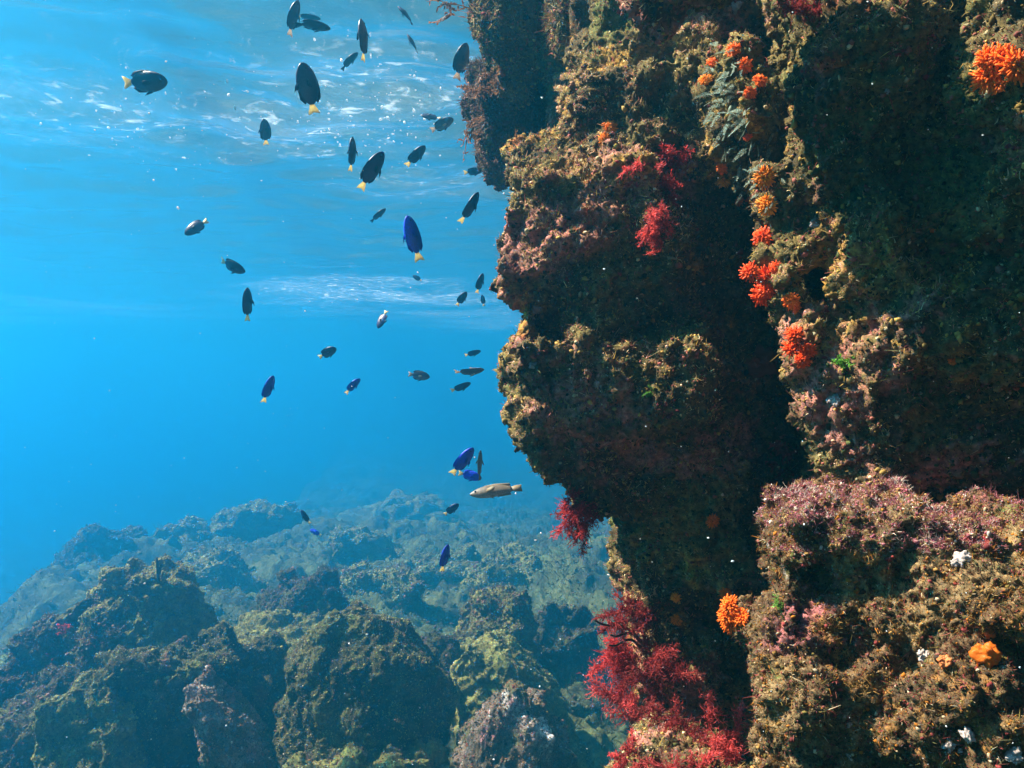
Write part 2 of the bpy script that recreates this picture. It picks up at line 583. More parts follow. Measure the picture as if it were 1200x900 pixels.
# turf: small leaves and crumbs on a rock, one mesh, coloured per tuft
PAL_WALL = [((0.15, 0.10, 0.025), 4), ((0.32, 0.20, 0.05), 3), ((0.06, 0.055, 0.02), 4), ((0.26, 0.085, 0.06), 4), ((0.030, 0.020, 0.010), 5),
            ((0.34, 0.27, 0.15), 1.5), ((0.18, 0.03, 0.03), 1), ((0.08, 0.09, 0.025), 2)]
PAL_BOULDER = [((0.24, 0.13, 0.035), 4), ((0.22, 0.07, 0.05), 3), ((0.12, 0.085, 0.02), 4), ((0.20, 0.035, 0.03), 2.5), ((0.44, 0.33, 0.20), 1.2),
               ((0.06, 0.055, 0.018), 3), ((0.32, 0.11, 0.012), 3), ((0.03, 0.018, 0.010), 5)]
PAL_SUNLIT_LEDGE = [((0.55, 0.33, 0.20), 3), ((0.50, 0.32, 0.08), 4), ((0.62, 0.47, 0.26), 2), ((0.42, 0.13, 0.10), 2.5), ((0.28, 0.20, 0.04), 2)]  # ledge-top algae, sunlit highlights painted into its pink and gold
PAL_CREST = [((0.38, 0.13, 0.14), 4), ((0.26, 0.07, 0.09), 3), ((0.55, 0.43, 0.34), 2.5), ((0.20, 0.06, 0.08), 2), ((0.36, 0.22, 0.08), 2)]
PAL_REEF = [((0.22, 0.20, 0.05), 5), ((0.32, 0.27, 0.08), 3), ((0.10, 0.09, 0.03), 3), ((0.18, 0.09, 0.07), 3), ((0.07, 0.05, 0.03), 3), ((0.30, 0.26, 0.18), 1)]
PAL_BED = [((0.08, 0.085, 0.03), 5), ((0.13, 0.125, 0.045), 3), ((0.05, 0.05, 0.02), 4), ((0.10, 0.05, 0.04), 2), ((0.04, 0.03, 0.02), 3)]
PAL_MAROON = [((0.12, 0.055, 0.045), 5), ((0.17, 0.09, 0.06), 3), ((0.10, 0.08, 0.03), 3), ((0.06, 0.04, 0.03), 3)]

ICO_V = None
def ico():
    global ICO_V
    if ICO_V is None:
        t = (1 + 5 ** 0.5) / 2
        v = np.array([(-1, t, 0), (1, t, 0), (-1, -t, 0), (1, -t, 0), (0, -1, t), (0, 1, t), (0, -1, -t), (0, 1, -t), (t, 0, -1), (t, 0, 1), (-t, 0, -1), (-t, 0, 1)], np.float32)
        v /= np.linalg.norm(v[0])
        f = np.array([(0, 11, 5), (0, 5, 1), (0, 1, 7), (0, 7, 10), (0, 10, 11), (1, 5, 9), (5, 11, 4), (11, 10, 2), (10, 7, 6), (7, 1, 8), (3, 9, 4), (3, 4, 2), (3, 2, 6), (3, 6, 8), (3, 8, 9), (4, 9, 5), (2, 4, 11), (6, 2, 10), (8, 6, 7), (9, 8, 1)], np.int32)
        ICO_V = (v, f)
    return ICO_V

def sample(v, f, n, keep=None, seed=1):
    r = np.random.default_rng(seed)
    if f.shape[1] == 4:
        f = np.concatenate([f[:, :3], f[:, [0, 2, 3]]])
    a, b, c = v[f[:, 0]], v[f[:, 1]], v[f[:, 2]]
    nn = np.cross(b - a, c - a)
    ar = np.linalg.norm(nn, axis=1)
    if keep is not None:
        ar = ar * keep((a + b + c) / 3, nn / (ar[:, None] + 1e-12))
    cs = np.cumsum(ar)
    i = np.searchsorted(cs, r.random(n) * cs[-1])
    i = np.clip(i, 0, len(f) - 1)
    u, w_ = r.random(n), r.random(n)
    s = u + w_ > 1
    u[s], w_[s] = 1 - u[s], 1 - w_[s]
    p = a[i] + (b - a)[i] * u[:, None] + (c - a)[i] * w_[:, None]
    m = nn[i] / (np.linalg.norm(nn[i], axis=1, keepdims=True) + 1e-12)
    return p.astype(np.float32), m.astype(np.float32)

def palette(p, pal, scale, r):
    """colour by patch: neighbours share a colour, with some stray ones"""
    cols = np.array([c for c, _ in pal], np.float32)
    wts = np.array([w_ for _, w_ in pal], float)
    cum = np.cumsum(wts) / wts.sum()
    a = perlin(p, scale, 71) * 1.1 + perlin(p, scale * 0.3, 72) * 0.7 + r.normal(size=len(p)) * 0.22
    rank = np.argsort(np.argsort(a)) / max(1, len(a))
    order = r.permutation(len(cols))
    i = np.searchsorted(np.cumsum(wts[order]) / wts.sum(), rank)
    c = cols[order[np.clip(i, 0, len(cols) - 1)]]
    return c * r.uniform(0.55, 1.5, (len(p), 1)).astype(np.float32)

def turf(v, f, parent, n_leaf, n_crumb, size, pal, keep=None, seed=1, up=0.35, name='algae_turf', offset=None):
    r = np.random.default_rng(seed)
    V, Fa, C = [], [], []
    base = 0
    if n_leaf:
        p, m = sample(v, f, n_leaf, keep, seed)
        cl = np.clip(perlin(p, 0.05 * size / 0.007, seed + 3) * 1.2 + 0.9, 0.25, 2)
        d = m + r.normal(size=m.shape) * 0.75
        d[:, 2] += up
        d /= np.linalg.norm(d, axis=1, keepdims=True)
        sd = np.cross(d, r.normal(size=m.shape))
        sd /= np.linalg.norm(sd, axis=1, keepdims=True)
        L = (size * np.clip(r.gamma(3, 1 / 3, n_leaf), 0.2, 1.8) * cl)[:, None]
        W = size * r.uniform(0.07, 0.22, (n_leaf, 1))
        bend = r.normal(size=m.shape) * 0.45
        q = [p - m * size * 0.25 - sd * W * 0.5, p - m * size * 0.25 + sd * W * 0.5,
             p + d * L * 0.55 + sd * W * 0.75, p + d * L * 0.55 - sd * W * 0.75,
             p + (d + bend) * L + sd * W * 0.25, p + (d + bend) * L - sd * W * 0.25]
        q = np.stack(q, 1)
        col = palette(p, pal, 0.06 * size / 0.007, r)
        V.append(q.reshape(-1, 3)); C.append(np.repeat(col, 6, 0))
        i = np.arange(n_leaf)[:, None] * 6
        tri = np.array([0, 1, 2, 0, 2, 3, 3, 2, 4, 3, 4, 5])
        Fa.append((i + tri).reshape(-1, 3) + base)
        base += n_leaf * 6
    if n_crumb:
        p, m = sample(v, f, n_crumb, keep, seed + 1)
        iv, jf = ico()
        s = (size * 0.33 * r.gamma(3, 1 / 3, n_crumb))[:, None, None]
        q = iv[None] * (1 + r.normal(size=(n_crumb, 12, 1)) * 0.28) * r.uniform(0.6, 1.3, (n_crumb, 1, 3)) * s + p[:, None] + m[:, None] * s * 0.3
        V.append(q.reshape(-1, 3)); C.append(np.repeat(palette(p, pal, 0.06 * size / 0.007, r), 12, 0))
        Fa.append((np.arange(n_crumb)[:, None, None] * 12 + jf[None]).reshape(-1, 3) + base)
    V = np.concatenate(V)
    if offset is not None:
        V = V - np.array(offset, np.float32)
    me = mesh_np(name, V, np.concatenate(Fa), M_TURF, smooth=False, col=np.concatenate(C))
    return link(name, me, parent)

def solid_thing(name, v, f, m, loc, label, cat, group=None):
    loc = np.array(loc, np.float32)
    e = empty(name, loc, label, cat, group)
    b = link('rock_body', mesh_np('rock_body', v - loc, f, m), e)
    return e, b

SUNV = np.array(SUN_DIR, np.float32)
def front(a, m):
    """growth is densest on what can be seen from around the camera, thin on the far side"""
    d = -a / np.linalg.norm(a, axis=1, keepdims=True)
    vis = np.clip((d * m).sum(1) + 0.45, 0.03, 1)
    inside = (np.abs(a[:, 0] / a[:, 1]) < 0.72) & (np.abs(a[:, 2] / a[:, 1]) < 0.56)
    return vis * np.where(inside, 1, 0.06) / np.maximum(a[:, 1], 0.4) ** 1.3

# ------------------------------------------------------------------ sea bed
def bed_height(x, y):
    p = np.stack([x, y, np.zeros_like(x)], 1)
    edge = -4.3 - 0.12 * (y - 7) + 0.5 * perlin(p, 2.2, 31) + 0.25 * perlin(p, 0.8, 32)
    t = np.clip((x - edge) / 1.6 + 0.5, 0, 1)
    t = t * t * (3 - 2 * t)
    far = np.clip((y - 16) / 14, 0, 1)
    w1 = worley(p[:, :2] + 0.55 * np.stack([perlin(p, 1.1, 41), perlin(p, 1.1, 42)], 1), 1.15, 5)
    w2 = worley(p[:, :2] + 0.35 * np.stack([perlin(p, 0.5, 43), perlin(p, 0.5, 44)], 1), 0.5, 6)
    lump = 0.55 * np.sqrt(np.clip(1 - w1 ** 2, 0.02, 1)) + (0.16 + 0.22 * perlin(p, 1.6, 47)) * np.sqrt(np.clip(1 - w2 ** 2, 0.02, 1)) + 0.16 * fbm(p, 1.4, 3, 48)
    z = -2.2 + lump + 0.14 * perlin(p, 3.1, 33) + 0.05 * fbm(p, 0.22, 3, 34, kind='b') - 0.3 * far - 1.3 * np.clip((y - 8) / 12, 0, 1)
    deep = -5.2 + 0.4 * perlin(p, 4.0, 35) + 0.3 * lump
    return deep + (z - deep) * t

def build_bed():
    # fan of rows in front of the camera, plus a coarse skirt out to the horizon
    ys = np.concatenate([np.linspace(-58, 1.0, 60), 1.0 + (np.linspace(0, 1, 520)[1:] ** 1.9) * 22, np.linspace(23.3, 66, 90)])
    t = np.linspace(-1, 1, 620)
    xs_n = np.sign(t) * (7.5 * np.abs(t) ** 1.15 + 52 * np.abs(t) ** 9)
    X, Y = np.meshgrid(xs_n, ys, indexing='ij')
    x, y = X.ravel(), Y.ravel()
    z = bed_height(x, y)
    v = np.stack([x, y, z], 1)
    nx, ny = X.shape
    idx = np.arange(nx * ny).reshape(nx, ny)
    f = np.stack([idx[:-1, :-1], idx[1:, :-1], idx[1:, 1:], idx[:-1, 1:]], -1).reshape(-1, 4)
    nrm = vnormals(v, f)
    near = (np.abs(x) < 9) & (y > 0) & (y < 24)
    v[near] += nrm[near] * (0.035 * fbm(v[near], 0.11, 3, 51, kind='b'))[:, None]
    tag(link('seabed', mesh_np('seabed', v, f, M_SEABED)), kind='structure')
    c = turf(v, f, None, 130000, 30000, 0.022, PAL_BED, lambda a, m: np.where((a[:, 1] > 3) & (a[:, 1] < 18) & (np.abs(a[:, 0] / np.maximum(a[:, 1], 1)) < 0.7), 1, 0) * np.clip(perlin(a, 0.5, 9) + 0.45, 0.05, 1) / np.maximum(a[:, 1], 1) ** 1.2, 61, 0.6, 'algae_carpet')
    tag(c, 'low algae growing all over the lumpy reef floor', 'algae', kind='stuff')
build_bed()

# ---- the cliff (laid out in wall units of WS metres)
WS = 0.50
def boxer(s, k0=0.03):
    def B(px, py, Y, wd, ht, dp, yaw=0, tilt=0, pitch=0, **k):
        k.setdefault('k', k0)
        """block given by the left front edge: pixel of that edge's middle, its distance, then width, height, depth in wall units"""
        rot = Matrix.Rotation(R(yaw), 3, 'Z') @ Matrix.Rotation(R(tilt), 3, 'Y') @ Matrix.Rotation(R(pitch), 3, 'X')
        c = P(px, py, Y) + rot @ Vector((wd / 2, dp / 2, 0))
        s.add(tuple(c), (wd / 2, dp / 2, ht / 2), rot=(pitch, tilt, yaw), **k)
    def E(px, py, Y, rx, rz, ry, **k):
        u = Y / FPX
        c = P(px, py, Y)
        s.add((c.x, Y, c.z), (rx * u, ry, rz * u), kind='ell', **k)
    return B, E
def cliff():
    top, bot = (SURF + 0.08) / WS, -2.3 / WS
    s = Solid(graded(-0.22, -0.10, 0.92, 2.2, 0.0072, 0.05), graded(0.5, 0.72, 1.75, 2.9, 0.0085, 0.05), graded(bot, -0.70, 0.62, top, 0.0072, 0.05))
    B, E = boxer(s, 0.035)
    # mass behind and above, down to the sea bed and up through the surface
    B(765, 330, 1.50, 0.9, 1.7, 0.6, -10, r=0.06)
    E(830, 470, 1.46, 120, 190, 0.16)
    E(850, 250, 1.44, 80, 160, 0.12)
    E(790, 560, 1.42, 90, 90, 0.16, rot=(0, 35, 0))
    E(860, 620, 1.44, 90, 120, 0.14)
    s.add((1.05, 2.1, 1.9), (0.95, 0.7, 1.5), r=0.2)
    s.add((1.40, 2.1, -2.6), (0.80, 0.65, 2.2), r=0.2)
    # buttress, from the top down
    B(742, -166, 0.85, 0.15, 0.16, 0.22, -6, 5, r=0.06)             # dark overhang at the frame top
    B(688, 0, 1.36, 0.12, 0.34, 0.3, -12, 10, r=0.03)              # golden rib left of it
    B(728, 66, 1.33, 0.15, 0.07, 0.3, -10, -8, 28, r=0.02)         # lit slope under the overhang
    B(727, 150, 1.28, 0.16, 0.20, 0.4, -10, 0, r=0.03)             # first ledge: right hand block
    B(650, 110, 1.34, 0.12, 0.06, 0.3, -8, -3, 10, r=0.015)        # sill carrying the ridges
    B(632, 165, 1.37, 0.20, 0.15, 0.3, -8, 16, r=0.03)             # recessed wall under the sill
    B(584, 216, 1.24, 0.23, 0.055, 0.30, -8, -2, 24, r=0.025)      # sloping top of the second ledge
    B(570, 284, 1.23, 0.28, 0.135, 0.40, -8, 3, r=0.03)            # second ledge
    B(612, 365, 1.255, 0.22, 0.15, 0.40, -6, 0, r=0.03)            # waist
    B(660, 330, 1.215, 0.09, 0.16, 0.2, -10, 6, r=0.03)            # rounded pillar on the face
    B(592, 424, 1.17, 0.125, 0.045, 0.30, -8, -1, 8, r=0.012)      # third ledge, lit top
    B(596, 470, 1.18, 0.26, 0.12, 0.40, -8, -7, r=0.02)
    B(610, 525, 1.22, 0.24, 0.12, 0.28, -8, -22, r=0.04)
    B(660, 585, 1.28, 0.20, 0.12, 0.26, -8, -30, r=0.04)
    E(775, 640, 1.48, 50, 80, 0.16)
    B(755, 400, 1.30, 0.12, 0.40, 0.4, 12, 0, r=0.05, k=0.08)              # side running back to the recess
    B(620, 384, 1.17, 0.055, 0.052, 0.14, -8, 2, r=0.008, k=0.012, sub=True)     # square hollow
    E(686, 160, 1.30, 30, 20, 0.05, k=0.015, sub=True)             # hollow under the ridges
    # base column with the red weed
    B(750, 885, 1.42, 0.24, 0.55, 0.5, -8, 0, r=0.06)
    E(805, 790, 1.44, 52, 70, 0.10)
    E(868, 150, 1.26, 38, 85, 0.10, rot=(0, -20, 0))               # swelling under the hydroid
    E(812, 912, 1.22, 85, 55, 0.12)                                # step that carries the lowest red bushes
    # right wall
    B(948, 230, 1.02, 0.62, 0.72, 0.5, -18, -9, r=0.05)
    E(912, 320, 1.10, 30, 55, 0.06)
    E(935, 405, 1.07, 25, 40, 0.05)
    E(905, 225, 1.12, 28, 40, 0.06)
    E(965, 160, 1.06, 45, 120, 0.07, rot=(0, -8, 0))
    E(1035, 60, 1.00, 75, 80, 0.08)
    E(1050, 300, 0.99, 60, 70, 0.05)
    E(1010, 470, 1.04, 60, 90, 0.07)
    E(1130, 380, 0.95, 80, 60, 0.06)
    E(1190, 200, 0.90, 50, 240, 0.07)
    E(1110, 190, 0.93, 55, 60, 0.06, k=0.03, sub=True)
    B(960, 700, 1.20, 0.5, 0.5, 0.5, -15, r=0.06)
    v, f = s.extract()
    v = v + 0.016 * np.stack([perlin(v, 0.22, 80 + a) for a in range(3)], 1) + 0.014 * np.stack([perlin(v, 0.09, 84 + a) for a in range(3)], 1)
    v, f = subdiv(v, f, 1)
    v = weather(v, f, 0.022, 0.014, 0.0052, seed=11, strata=0.003) * WS
    e, b = solid_thing('rock_wall', v, f, M_WALL, (0.5, 1.0, -2.2), 'tall overgrown rock wall with stepped ledges filling the right half', 'rock wall')
    turf(v, f, e, 240000, 90000, 0.0020, PAL_WALL, front, 21, offset=e.location)
    turf(v, f, e, 130000, 9000, 0.0018, PAL_SUNLIT_LEDGE, lambda a, m: front(a, m) * (m[:, 2] > 0.12) * np.clip(perlin(a, 0.04, 5) + 0.5, 0, 1) * np.where(a[:, 0] < 0.16, 1, 0.25), 25, offset=e.location)  # paler algae on up-facing rock, sun highlights put into its colour
    return v, f, e

def tube_np(pts, rad, seg=8, closed_tip=True):
    pts = [Vector(p) for p in pts]
    V, F_ = [], []
    up = Vector((0.13, 0.31, 0.94))
    for i, p in enumerate(pts):
        d = (pts[min(i + 1, len(pts) - 1)] - pts[max(i - 1, 0)]).normalized()
        a = d.cross(up)
        if a.length < 1e-4: a = d.cross(Vector((1, 0, 0)))
        a.normalize(); b = d.cross(a)
        r_ = rad(i / (len(pts) - 1))
        for k in range(seg):
            t = 2 * math.pi * k / seg
            V.append(p + (a * math.cos(t) + b * math.sin(t)) * r_)
    for i in range(len(pts) - 1):
        for k in range(seg):
            k2 = (k + 1) % seg
            F_.append((i * seg + k, i * seg + k2, (i + 1) * seg + k2, (i + 1) * seg + k))
    c0, c1 = len(V), len(V) + 1
    V.append(pts[0]); V.append(pts[-1])
    l = (len(pts) - 1) * seg
    for k in range(seg):
        k2 = (k + 1) % seg
        F_.append((c0, c0, k2, k)[0:1] + (k2, k, c0)[0:2] + (c0,) if False else (c0, k2, k, k))
        F_.append((c1, l + k, l + k2, l + k2))
    V = np.array([tuple(p) for p in V], np.float32)
    Q = np.array(F_, np.int32)
    tri = Q[:, 2] == Q[:, 3]
    q4 = Q[~tri]
    t3 = np.concatenate([Q[tri][:, :3], q4[:, :3], q4[:, [0, 2, 3]]])
    return V, t3

cliff_v, cliff_f, cliff_e = cliff()

# ---- the crusted boulder in front of the wall, lower right
def near_boulder():
    s = Solid(graded(0.10, 0.17, 0.58, 1.0, 0.0046, 0.03), graded(0.48, 0.52, 0.95, 1.4, 0.0055, 0.03), graded(-2.3 / WS, -0.40, -0.04, 0.02, 0.0046, 0.05))
    B, E = boxer(s)
    B(890, 790, 0.76, 0.40, 0.30, 0.40, -19, 3, -12, r=0.025)
    E(1030, 625, 0.86, 95, 42, 0.08, k=0.04)
    E(945, 622, 0.86, 40, 42, 0.06)
    E(1080, 700, 0.78, 60, 26, 0.022, k=0.03, sub=True)
    E(1150, 700, 0.73, 62, 48, 0.07)
    E(1205, 615, 0.82, 62, 36, 0.07)
    E(880, 736, 0.88, 14, 30, 0.05)
    E(985, 760, 0.73, 40, 22, 0.03, k=0.02, sub=True)
    E(1090, 800, 0.70, 50, 26, 0.03, k=0.02, sub=True)
    E(960, 690, 0.75, 30, 16, 0.03, k=0.02, sub=True)
    E(1160, 850, 0.70, 110, 90, 0.06)
    E(928, 850, 0.79, 30, 120, 0.06)
    s.add((0.66, 1.05, -2.45), (0.26, 0.28, 2.15), r=0.1)
    v, f = s.extract()
    v = v + 0.010 * np.stack([perlin(v, 0.12, 180 + a) for a in range(3)], 1)
    v, f = subdiv(v, f, 1)
    v = weather(v, f, 0.012, 0.010, 0.0036, 0.75, seed=131) * WS
    e, b = solid_thing('boulder', v, f, M_BOULDER, (0.25, 0.52, -2.2), 'pink crusted boulder standing in front of the wall at lower right', 'boulder')
    turf(v, f, e, 260000, 36000, 0.0012, PAL_BOULDER, front, 22, offset=e.location)
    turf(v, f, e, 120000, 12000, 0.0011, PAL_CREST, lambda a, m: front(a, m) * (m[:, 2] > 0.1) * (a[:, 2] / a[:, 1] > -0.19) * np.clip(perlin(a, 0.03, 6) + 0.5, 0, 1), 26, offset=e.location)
    return v, f, e
bould_v, bould_f, bould_e = near_boulder()

# ------------------------------------------------------------------ other rocks
def ico_mesh(level):
    v, f = ico()
    v, f = v.copy(), f.copy()
    for _ in range(level):
        e = np.concatenate([f[:, [0, 1]], f[:, [1, 2]], f[:, [2, 0]]])
        e.sort(axis=1)
        u, inv = np.unique(e, axis=0, return_inverse=True)
        inv = inv.ravel()
        m = v[u].mean(axis=1)
        m /= np.linalg.norm(m, axis=1, keepdims=True)
        n = len(f)
        a, b, c = inv[:n] + len(v), inv[n:2 * n] + len(v), inv[2 * n:] + len(v)
        f = np.concatenate([np.stack([f[:, 0], a, c], 1), np.stack([f[:, 1], b, a], 1), np.stack([f[:, 2], c, b], 1), np.stack([a, b, c], 1)])
        v = np.concatenate([v, m])
    return v.astype(np.float32), f.astype(np.int32)

def rock(name, px, py_top, Y, rx, down, ry, m, label, cat, group, seed, level=6, rough=1.0, boxy=0.5, lean=0.0, pal=None, n_turf=(0, 0), size=0.0050, hang=False, taper=0.0):
    """a boulder: rx = half width and down = height below its top, both in pixels at distance Y; ry = half depth in metres"""
    u = Y / FPX
    v, f = ico_mesh(level)
    # towards a rounded block
    v = v / (np.abs(v) ** (2 + 4 * boxy)).sum(1, keepdims=True) ** (1 / (2 + 4 * boxy)) * 0.9
    hz = down * u / 2
    rad = np.array([rx * u, ry, hz], np.float32)
    c = P(px, py_top, Y)
    k = float(min(rad))
    d = v + 0.34 * rough * np.stack([perlin(v + seed, 1.1, seed + a) for a in range(3)], 1) + 0.16 * rough * np.stack([perlin(v + seed, 0.5, seed + 5 + a) for a in range(3)], 1)
    v = d * rad
    v[:, :2] *= (1 - taper * np.clip(v[:, 2] / hz, -0.6, 1))[:, None]
    v[:, 0] += lean * (v[:, 2] + hz)
    n = vnormals(v, f)
    v += n * (0.16 * k * rough * fbm(v + seed * 2.0, k * 0.75, 3, seed + 20, kind='b'))[:, None]
    n = vnormals(v, f)
    v += n * (0.045 * k * rough * fbm(v + seed * 2.0, k * 0.16, 3, seed + 27, 0.6, kind='b'))[:, None]
    v[:, 2] += c.z - v[:, 2].max()
    v += np.array([c.x, Y, 0])
    loc = np.array([c.x, Y, v[:, 2].max() if hang else v[:, 2].min()])
    e = empty(name, loc, label, cat, group)
    link('rock_body', mesh_np('rock_body', v - loc, f, m), e)
    if pal:
        turf(v, f, e, n_turf[0], n_turf[1], size, pal, lambda a, nn: front(a, nn) * (0.12 + np.clip(nn[:, 2] + 0.15, 0, 1)), seed + 300, offset=loc)
    return v, f, e

HANG = 'outcrops overhanging behind the wall'
lobeA = rock('rock_outcrop', 612, -150, 1.02, 62, 246, 0.15, M_LOBE, 'dark rounded rock lobe hanging at the top edge, with a thin branching twig', 'rock outcrop', HANG, 3, 6, 0.7, 0.3, 0.0, PAL_WALL, (30000, 10000), 0.0032, hang=True)
lobeA2 = rock('rock_outcrop', 668, -130, 0.92, 40, 240, 0.14, M_LOBE, 'narrow olive rock rib squeezed between the dark lobe and the golden ledge', 'rock outcrop', HANG, 4, 6, 0.7, 0.4, 0.0, PAL_WALL, (26000, 9000), 0.003, hang=True)
lobeB = rock('rock_outcrop', 612, 72, 1.22, 52, 150, 0.15, M_LOBE, 'bluish shaded rock lobe below, with brown weed on its left shoulder', 'rock outcrop', HANG, 9, 6, 0.8, 0.3, -0.12, PAL_MAROON, (30000, 10000), 0.0042, hang=True)

BG = 'boulders on the reef floor'
PILE = 'boulders heaped at the lower left'
boulders = []
def bd(*a, **k):
    boulders.append(rock('boulder', *a, **k))
    return boulders[-1]
left_top = bd(165, 655, 3.7, 92, 230, 0.34, M_REEF, 'olive boulder at the top of the lower left heap, a thin twig on its crest', 'boulder', PILE, 12, rough=1.0, boxy=0.1, taper=0.3, pal=PAL_REEF, n_turf=(24000, 10000), size=0.0070)
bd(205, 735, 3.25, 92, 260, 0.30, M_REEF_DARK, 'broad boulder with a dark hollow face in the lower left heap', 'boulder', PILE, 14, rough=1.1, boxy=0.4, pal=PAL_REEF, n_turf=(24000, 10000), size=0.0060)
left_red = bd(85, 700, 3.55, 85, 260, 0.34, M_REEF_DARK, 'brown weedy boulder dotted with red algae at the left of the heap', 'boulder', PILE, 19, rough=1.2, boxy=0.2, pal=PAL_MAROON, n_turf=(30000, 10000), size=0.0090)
bd(125, 775, 3.05, 75, 220, 0.26, M_REEF, 'yellow green boulder low in the left heap, lit from the side', 'boulder', PILE, 22, rough=1.0, boxy=0.2, pal=PAL_REEF, n_turf=(21000, 8000), size=0.0055)
bd(25, 800, 3.2, 95, 220, 0.30, M_REEF_DARK, 'dim maroon boulder in the bottom left corner', 'boulder', PILE, 27, rough=1.1, boxy=0.2, pal=PAL_MAROON, n_turf=(24000, 8000), size=0.0075)
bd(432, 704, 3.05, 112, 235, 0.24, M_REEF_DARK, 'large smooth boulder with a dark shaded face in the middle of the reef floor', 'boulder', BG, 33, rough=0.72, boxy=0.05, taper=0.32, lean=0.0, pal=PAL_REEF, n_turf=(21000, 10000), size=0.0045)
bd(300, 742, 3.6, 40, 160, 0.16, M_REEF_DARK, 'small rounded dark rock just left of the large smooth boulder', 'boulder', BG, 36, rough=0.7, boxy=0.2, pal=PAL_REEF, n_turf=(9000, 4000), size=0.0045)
bd(330, 782, 3.0, 34, 190, 0.18, M_REEF_PALE, 'whitish crusted slab sloping between the left heap and the large boulder', 'boulder', BG, 41, rough=0.9, boxy=0.2, taper=0.2, lean=-0.55, pal=PAL_BOULDER, n_turf=(9000, 6000), size=0.0040)
bd(605, 788, 2.85, 82, 230, 0.26, M_REEF_PALE, 'pink and white crusted boulder at the bottom centre', 'boulder', BG, 46, rough=0.8, boxy=0.1, taper=0.25, pal=PAL_BOULDER, n_turf=(21000, 12000), size=0.0040)
bd(645, 742, 3.5, 72, 260, 0.34, M_REEF, 'tall olive boulder behind the pink crusted one', 'boulder', BG, 53, rough=0.8, boxy=0.2, taper=0.25, lean=-0.3, pal=PAL_REEF, n_turf=(15000, 6000), size=0.0055)
bd(578, 683, 4.3, 48, 190, 0.30, M_REEF, 'knobbly boulder topped with maroon weed, right of the large boulder', 'boulder', BG, 58, rough=1.2, boxy=0.2, pal=PAL_MAROON, n_turf=(18000, 6000), size=0.0090)
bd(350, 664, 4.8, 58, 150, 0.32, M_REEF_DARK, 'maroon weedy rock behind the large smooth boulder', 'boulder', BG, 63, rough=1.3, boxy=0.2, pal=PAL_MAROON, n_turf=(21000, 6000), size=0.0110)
bd(350, 722, 4.1, 92, 150, 0.40, M_REEF, 'low flat olive rock running in behind the large boulder', 'boulder', BG, 67, rough=0.9, boxy=0.5, pal=PAL_REEF, n_turf=(18000, 6000), size=0.0060)
bd(435, 862, 2.75, 95, 150, 0.22, M_REEF, 'low rubbly rock along the bottom edge below the large boulder', 'boulder', BG, 72, rough=1.2, boxy=0.3, pal=PAL_BOULDER, n_turf=(18000, 10000), size=0.0040)
bd(660, 705, 5.0, 55, 190, 0.35, M_REEF_DARK, 'dim brown rock beside the foot of the wall', 'boulder', BG, 77, rough=1.2, boxy=0.2, pal=PAL_MAROON, n_turf=(12000, 4000), size=0.0090)
bd(510, 740, 3.9, 36, 150, 0.2, M_REEF_DARK, 'small brown rock tucked behind the right shoulder of the large boulder', 'boulder', BG, 80, rough=1.0, boxy=0.2, pal=PAL_MAROON, n_turf=(7500, 3000), size=0.0065)
FAR = 'far reef heads fading into the blue'
for k, (px, py, Y, rx, dn, m, lb) in enumerate([
        (112, 612, 8.6, 50, 140, M_REEF_DARK, 'reddish weedy reef head at the far left edge of the reef'),
        (215, 606, 9.5, 52, 100, M_REEF, 'blue green reef head near the left edge of the reef'),
        (300, 585, 10.5, 58, 90, M_REEF, 'low wide reef head below the pale hump in the distance'),
        (240, 640, 7.4, 60, 110, M_REEF, 'knobbly reef head just behind the lower left heap'),
        (425, 610, 9.0, 55, 100, M_REEF, 'hazy reef head below the tan wrasse'),
        (440, 660, 6.4, 52, 110, M_REEF, 'olive reef head directly behind the large smooth boulder'),
        (520, 635, 8.0, 55, 100, M_REEF, 'reef head behind the small vivid blue fish near the bottom'),
        (600, 640, 7.2, 58, 120, M_REEF, 'reef head below the hanging red weed'),
        (690, 655, 7.6, 50, 120, M_REEF, 'bluish reef head beside the lower edge of the wall'),
        (470, 578, 15.0, 80, 90, M_REEF, 'very faint reef ridge in the far distance')]):
    bd(px, py, Y, rx, dn, rx * Y / FPX, m, lb, 'reef head', FAR, 100 + 7 * k, level=5, rough=1.2, boxy=0.2, pal=PAL_REEF if k else PAL_MAROON, n_turf=(5250, 2400), size=0.0200)

# ------------------------------------------------------------------ picking points on the rocks
from mathutils.bvhtree import BVHTree
def bvh(v, f):
    return BVHTree.FromPolygons(v.tolist(), f.tolist())
TREES = [bvh(cliff_v, cliff_f), bvh(bould_v, bould_f)] + [bvh(x[0], x[1]) for x in (lobeA, lobeA2, lobeB, left_top, left_red)]
def hit(px, py):
    d = P(px, py, 1).normalized()
    best = None
    for t in TREES:
        r_ = t.ray_cast(Vector((0, 0, 0)), d)
        if r_[0] is not None and (best is None or r_[3] < best[2]):
            best = (r_[0], r_[1] if r_[1].dot(d) < 0 else -r_[1], r_[3])
    if best is None:
        best = (d * 1.3, -d, 1.3)
    return best[0], best[1]

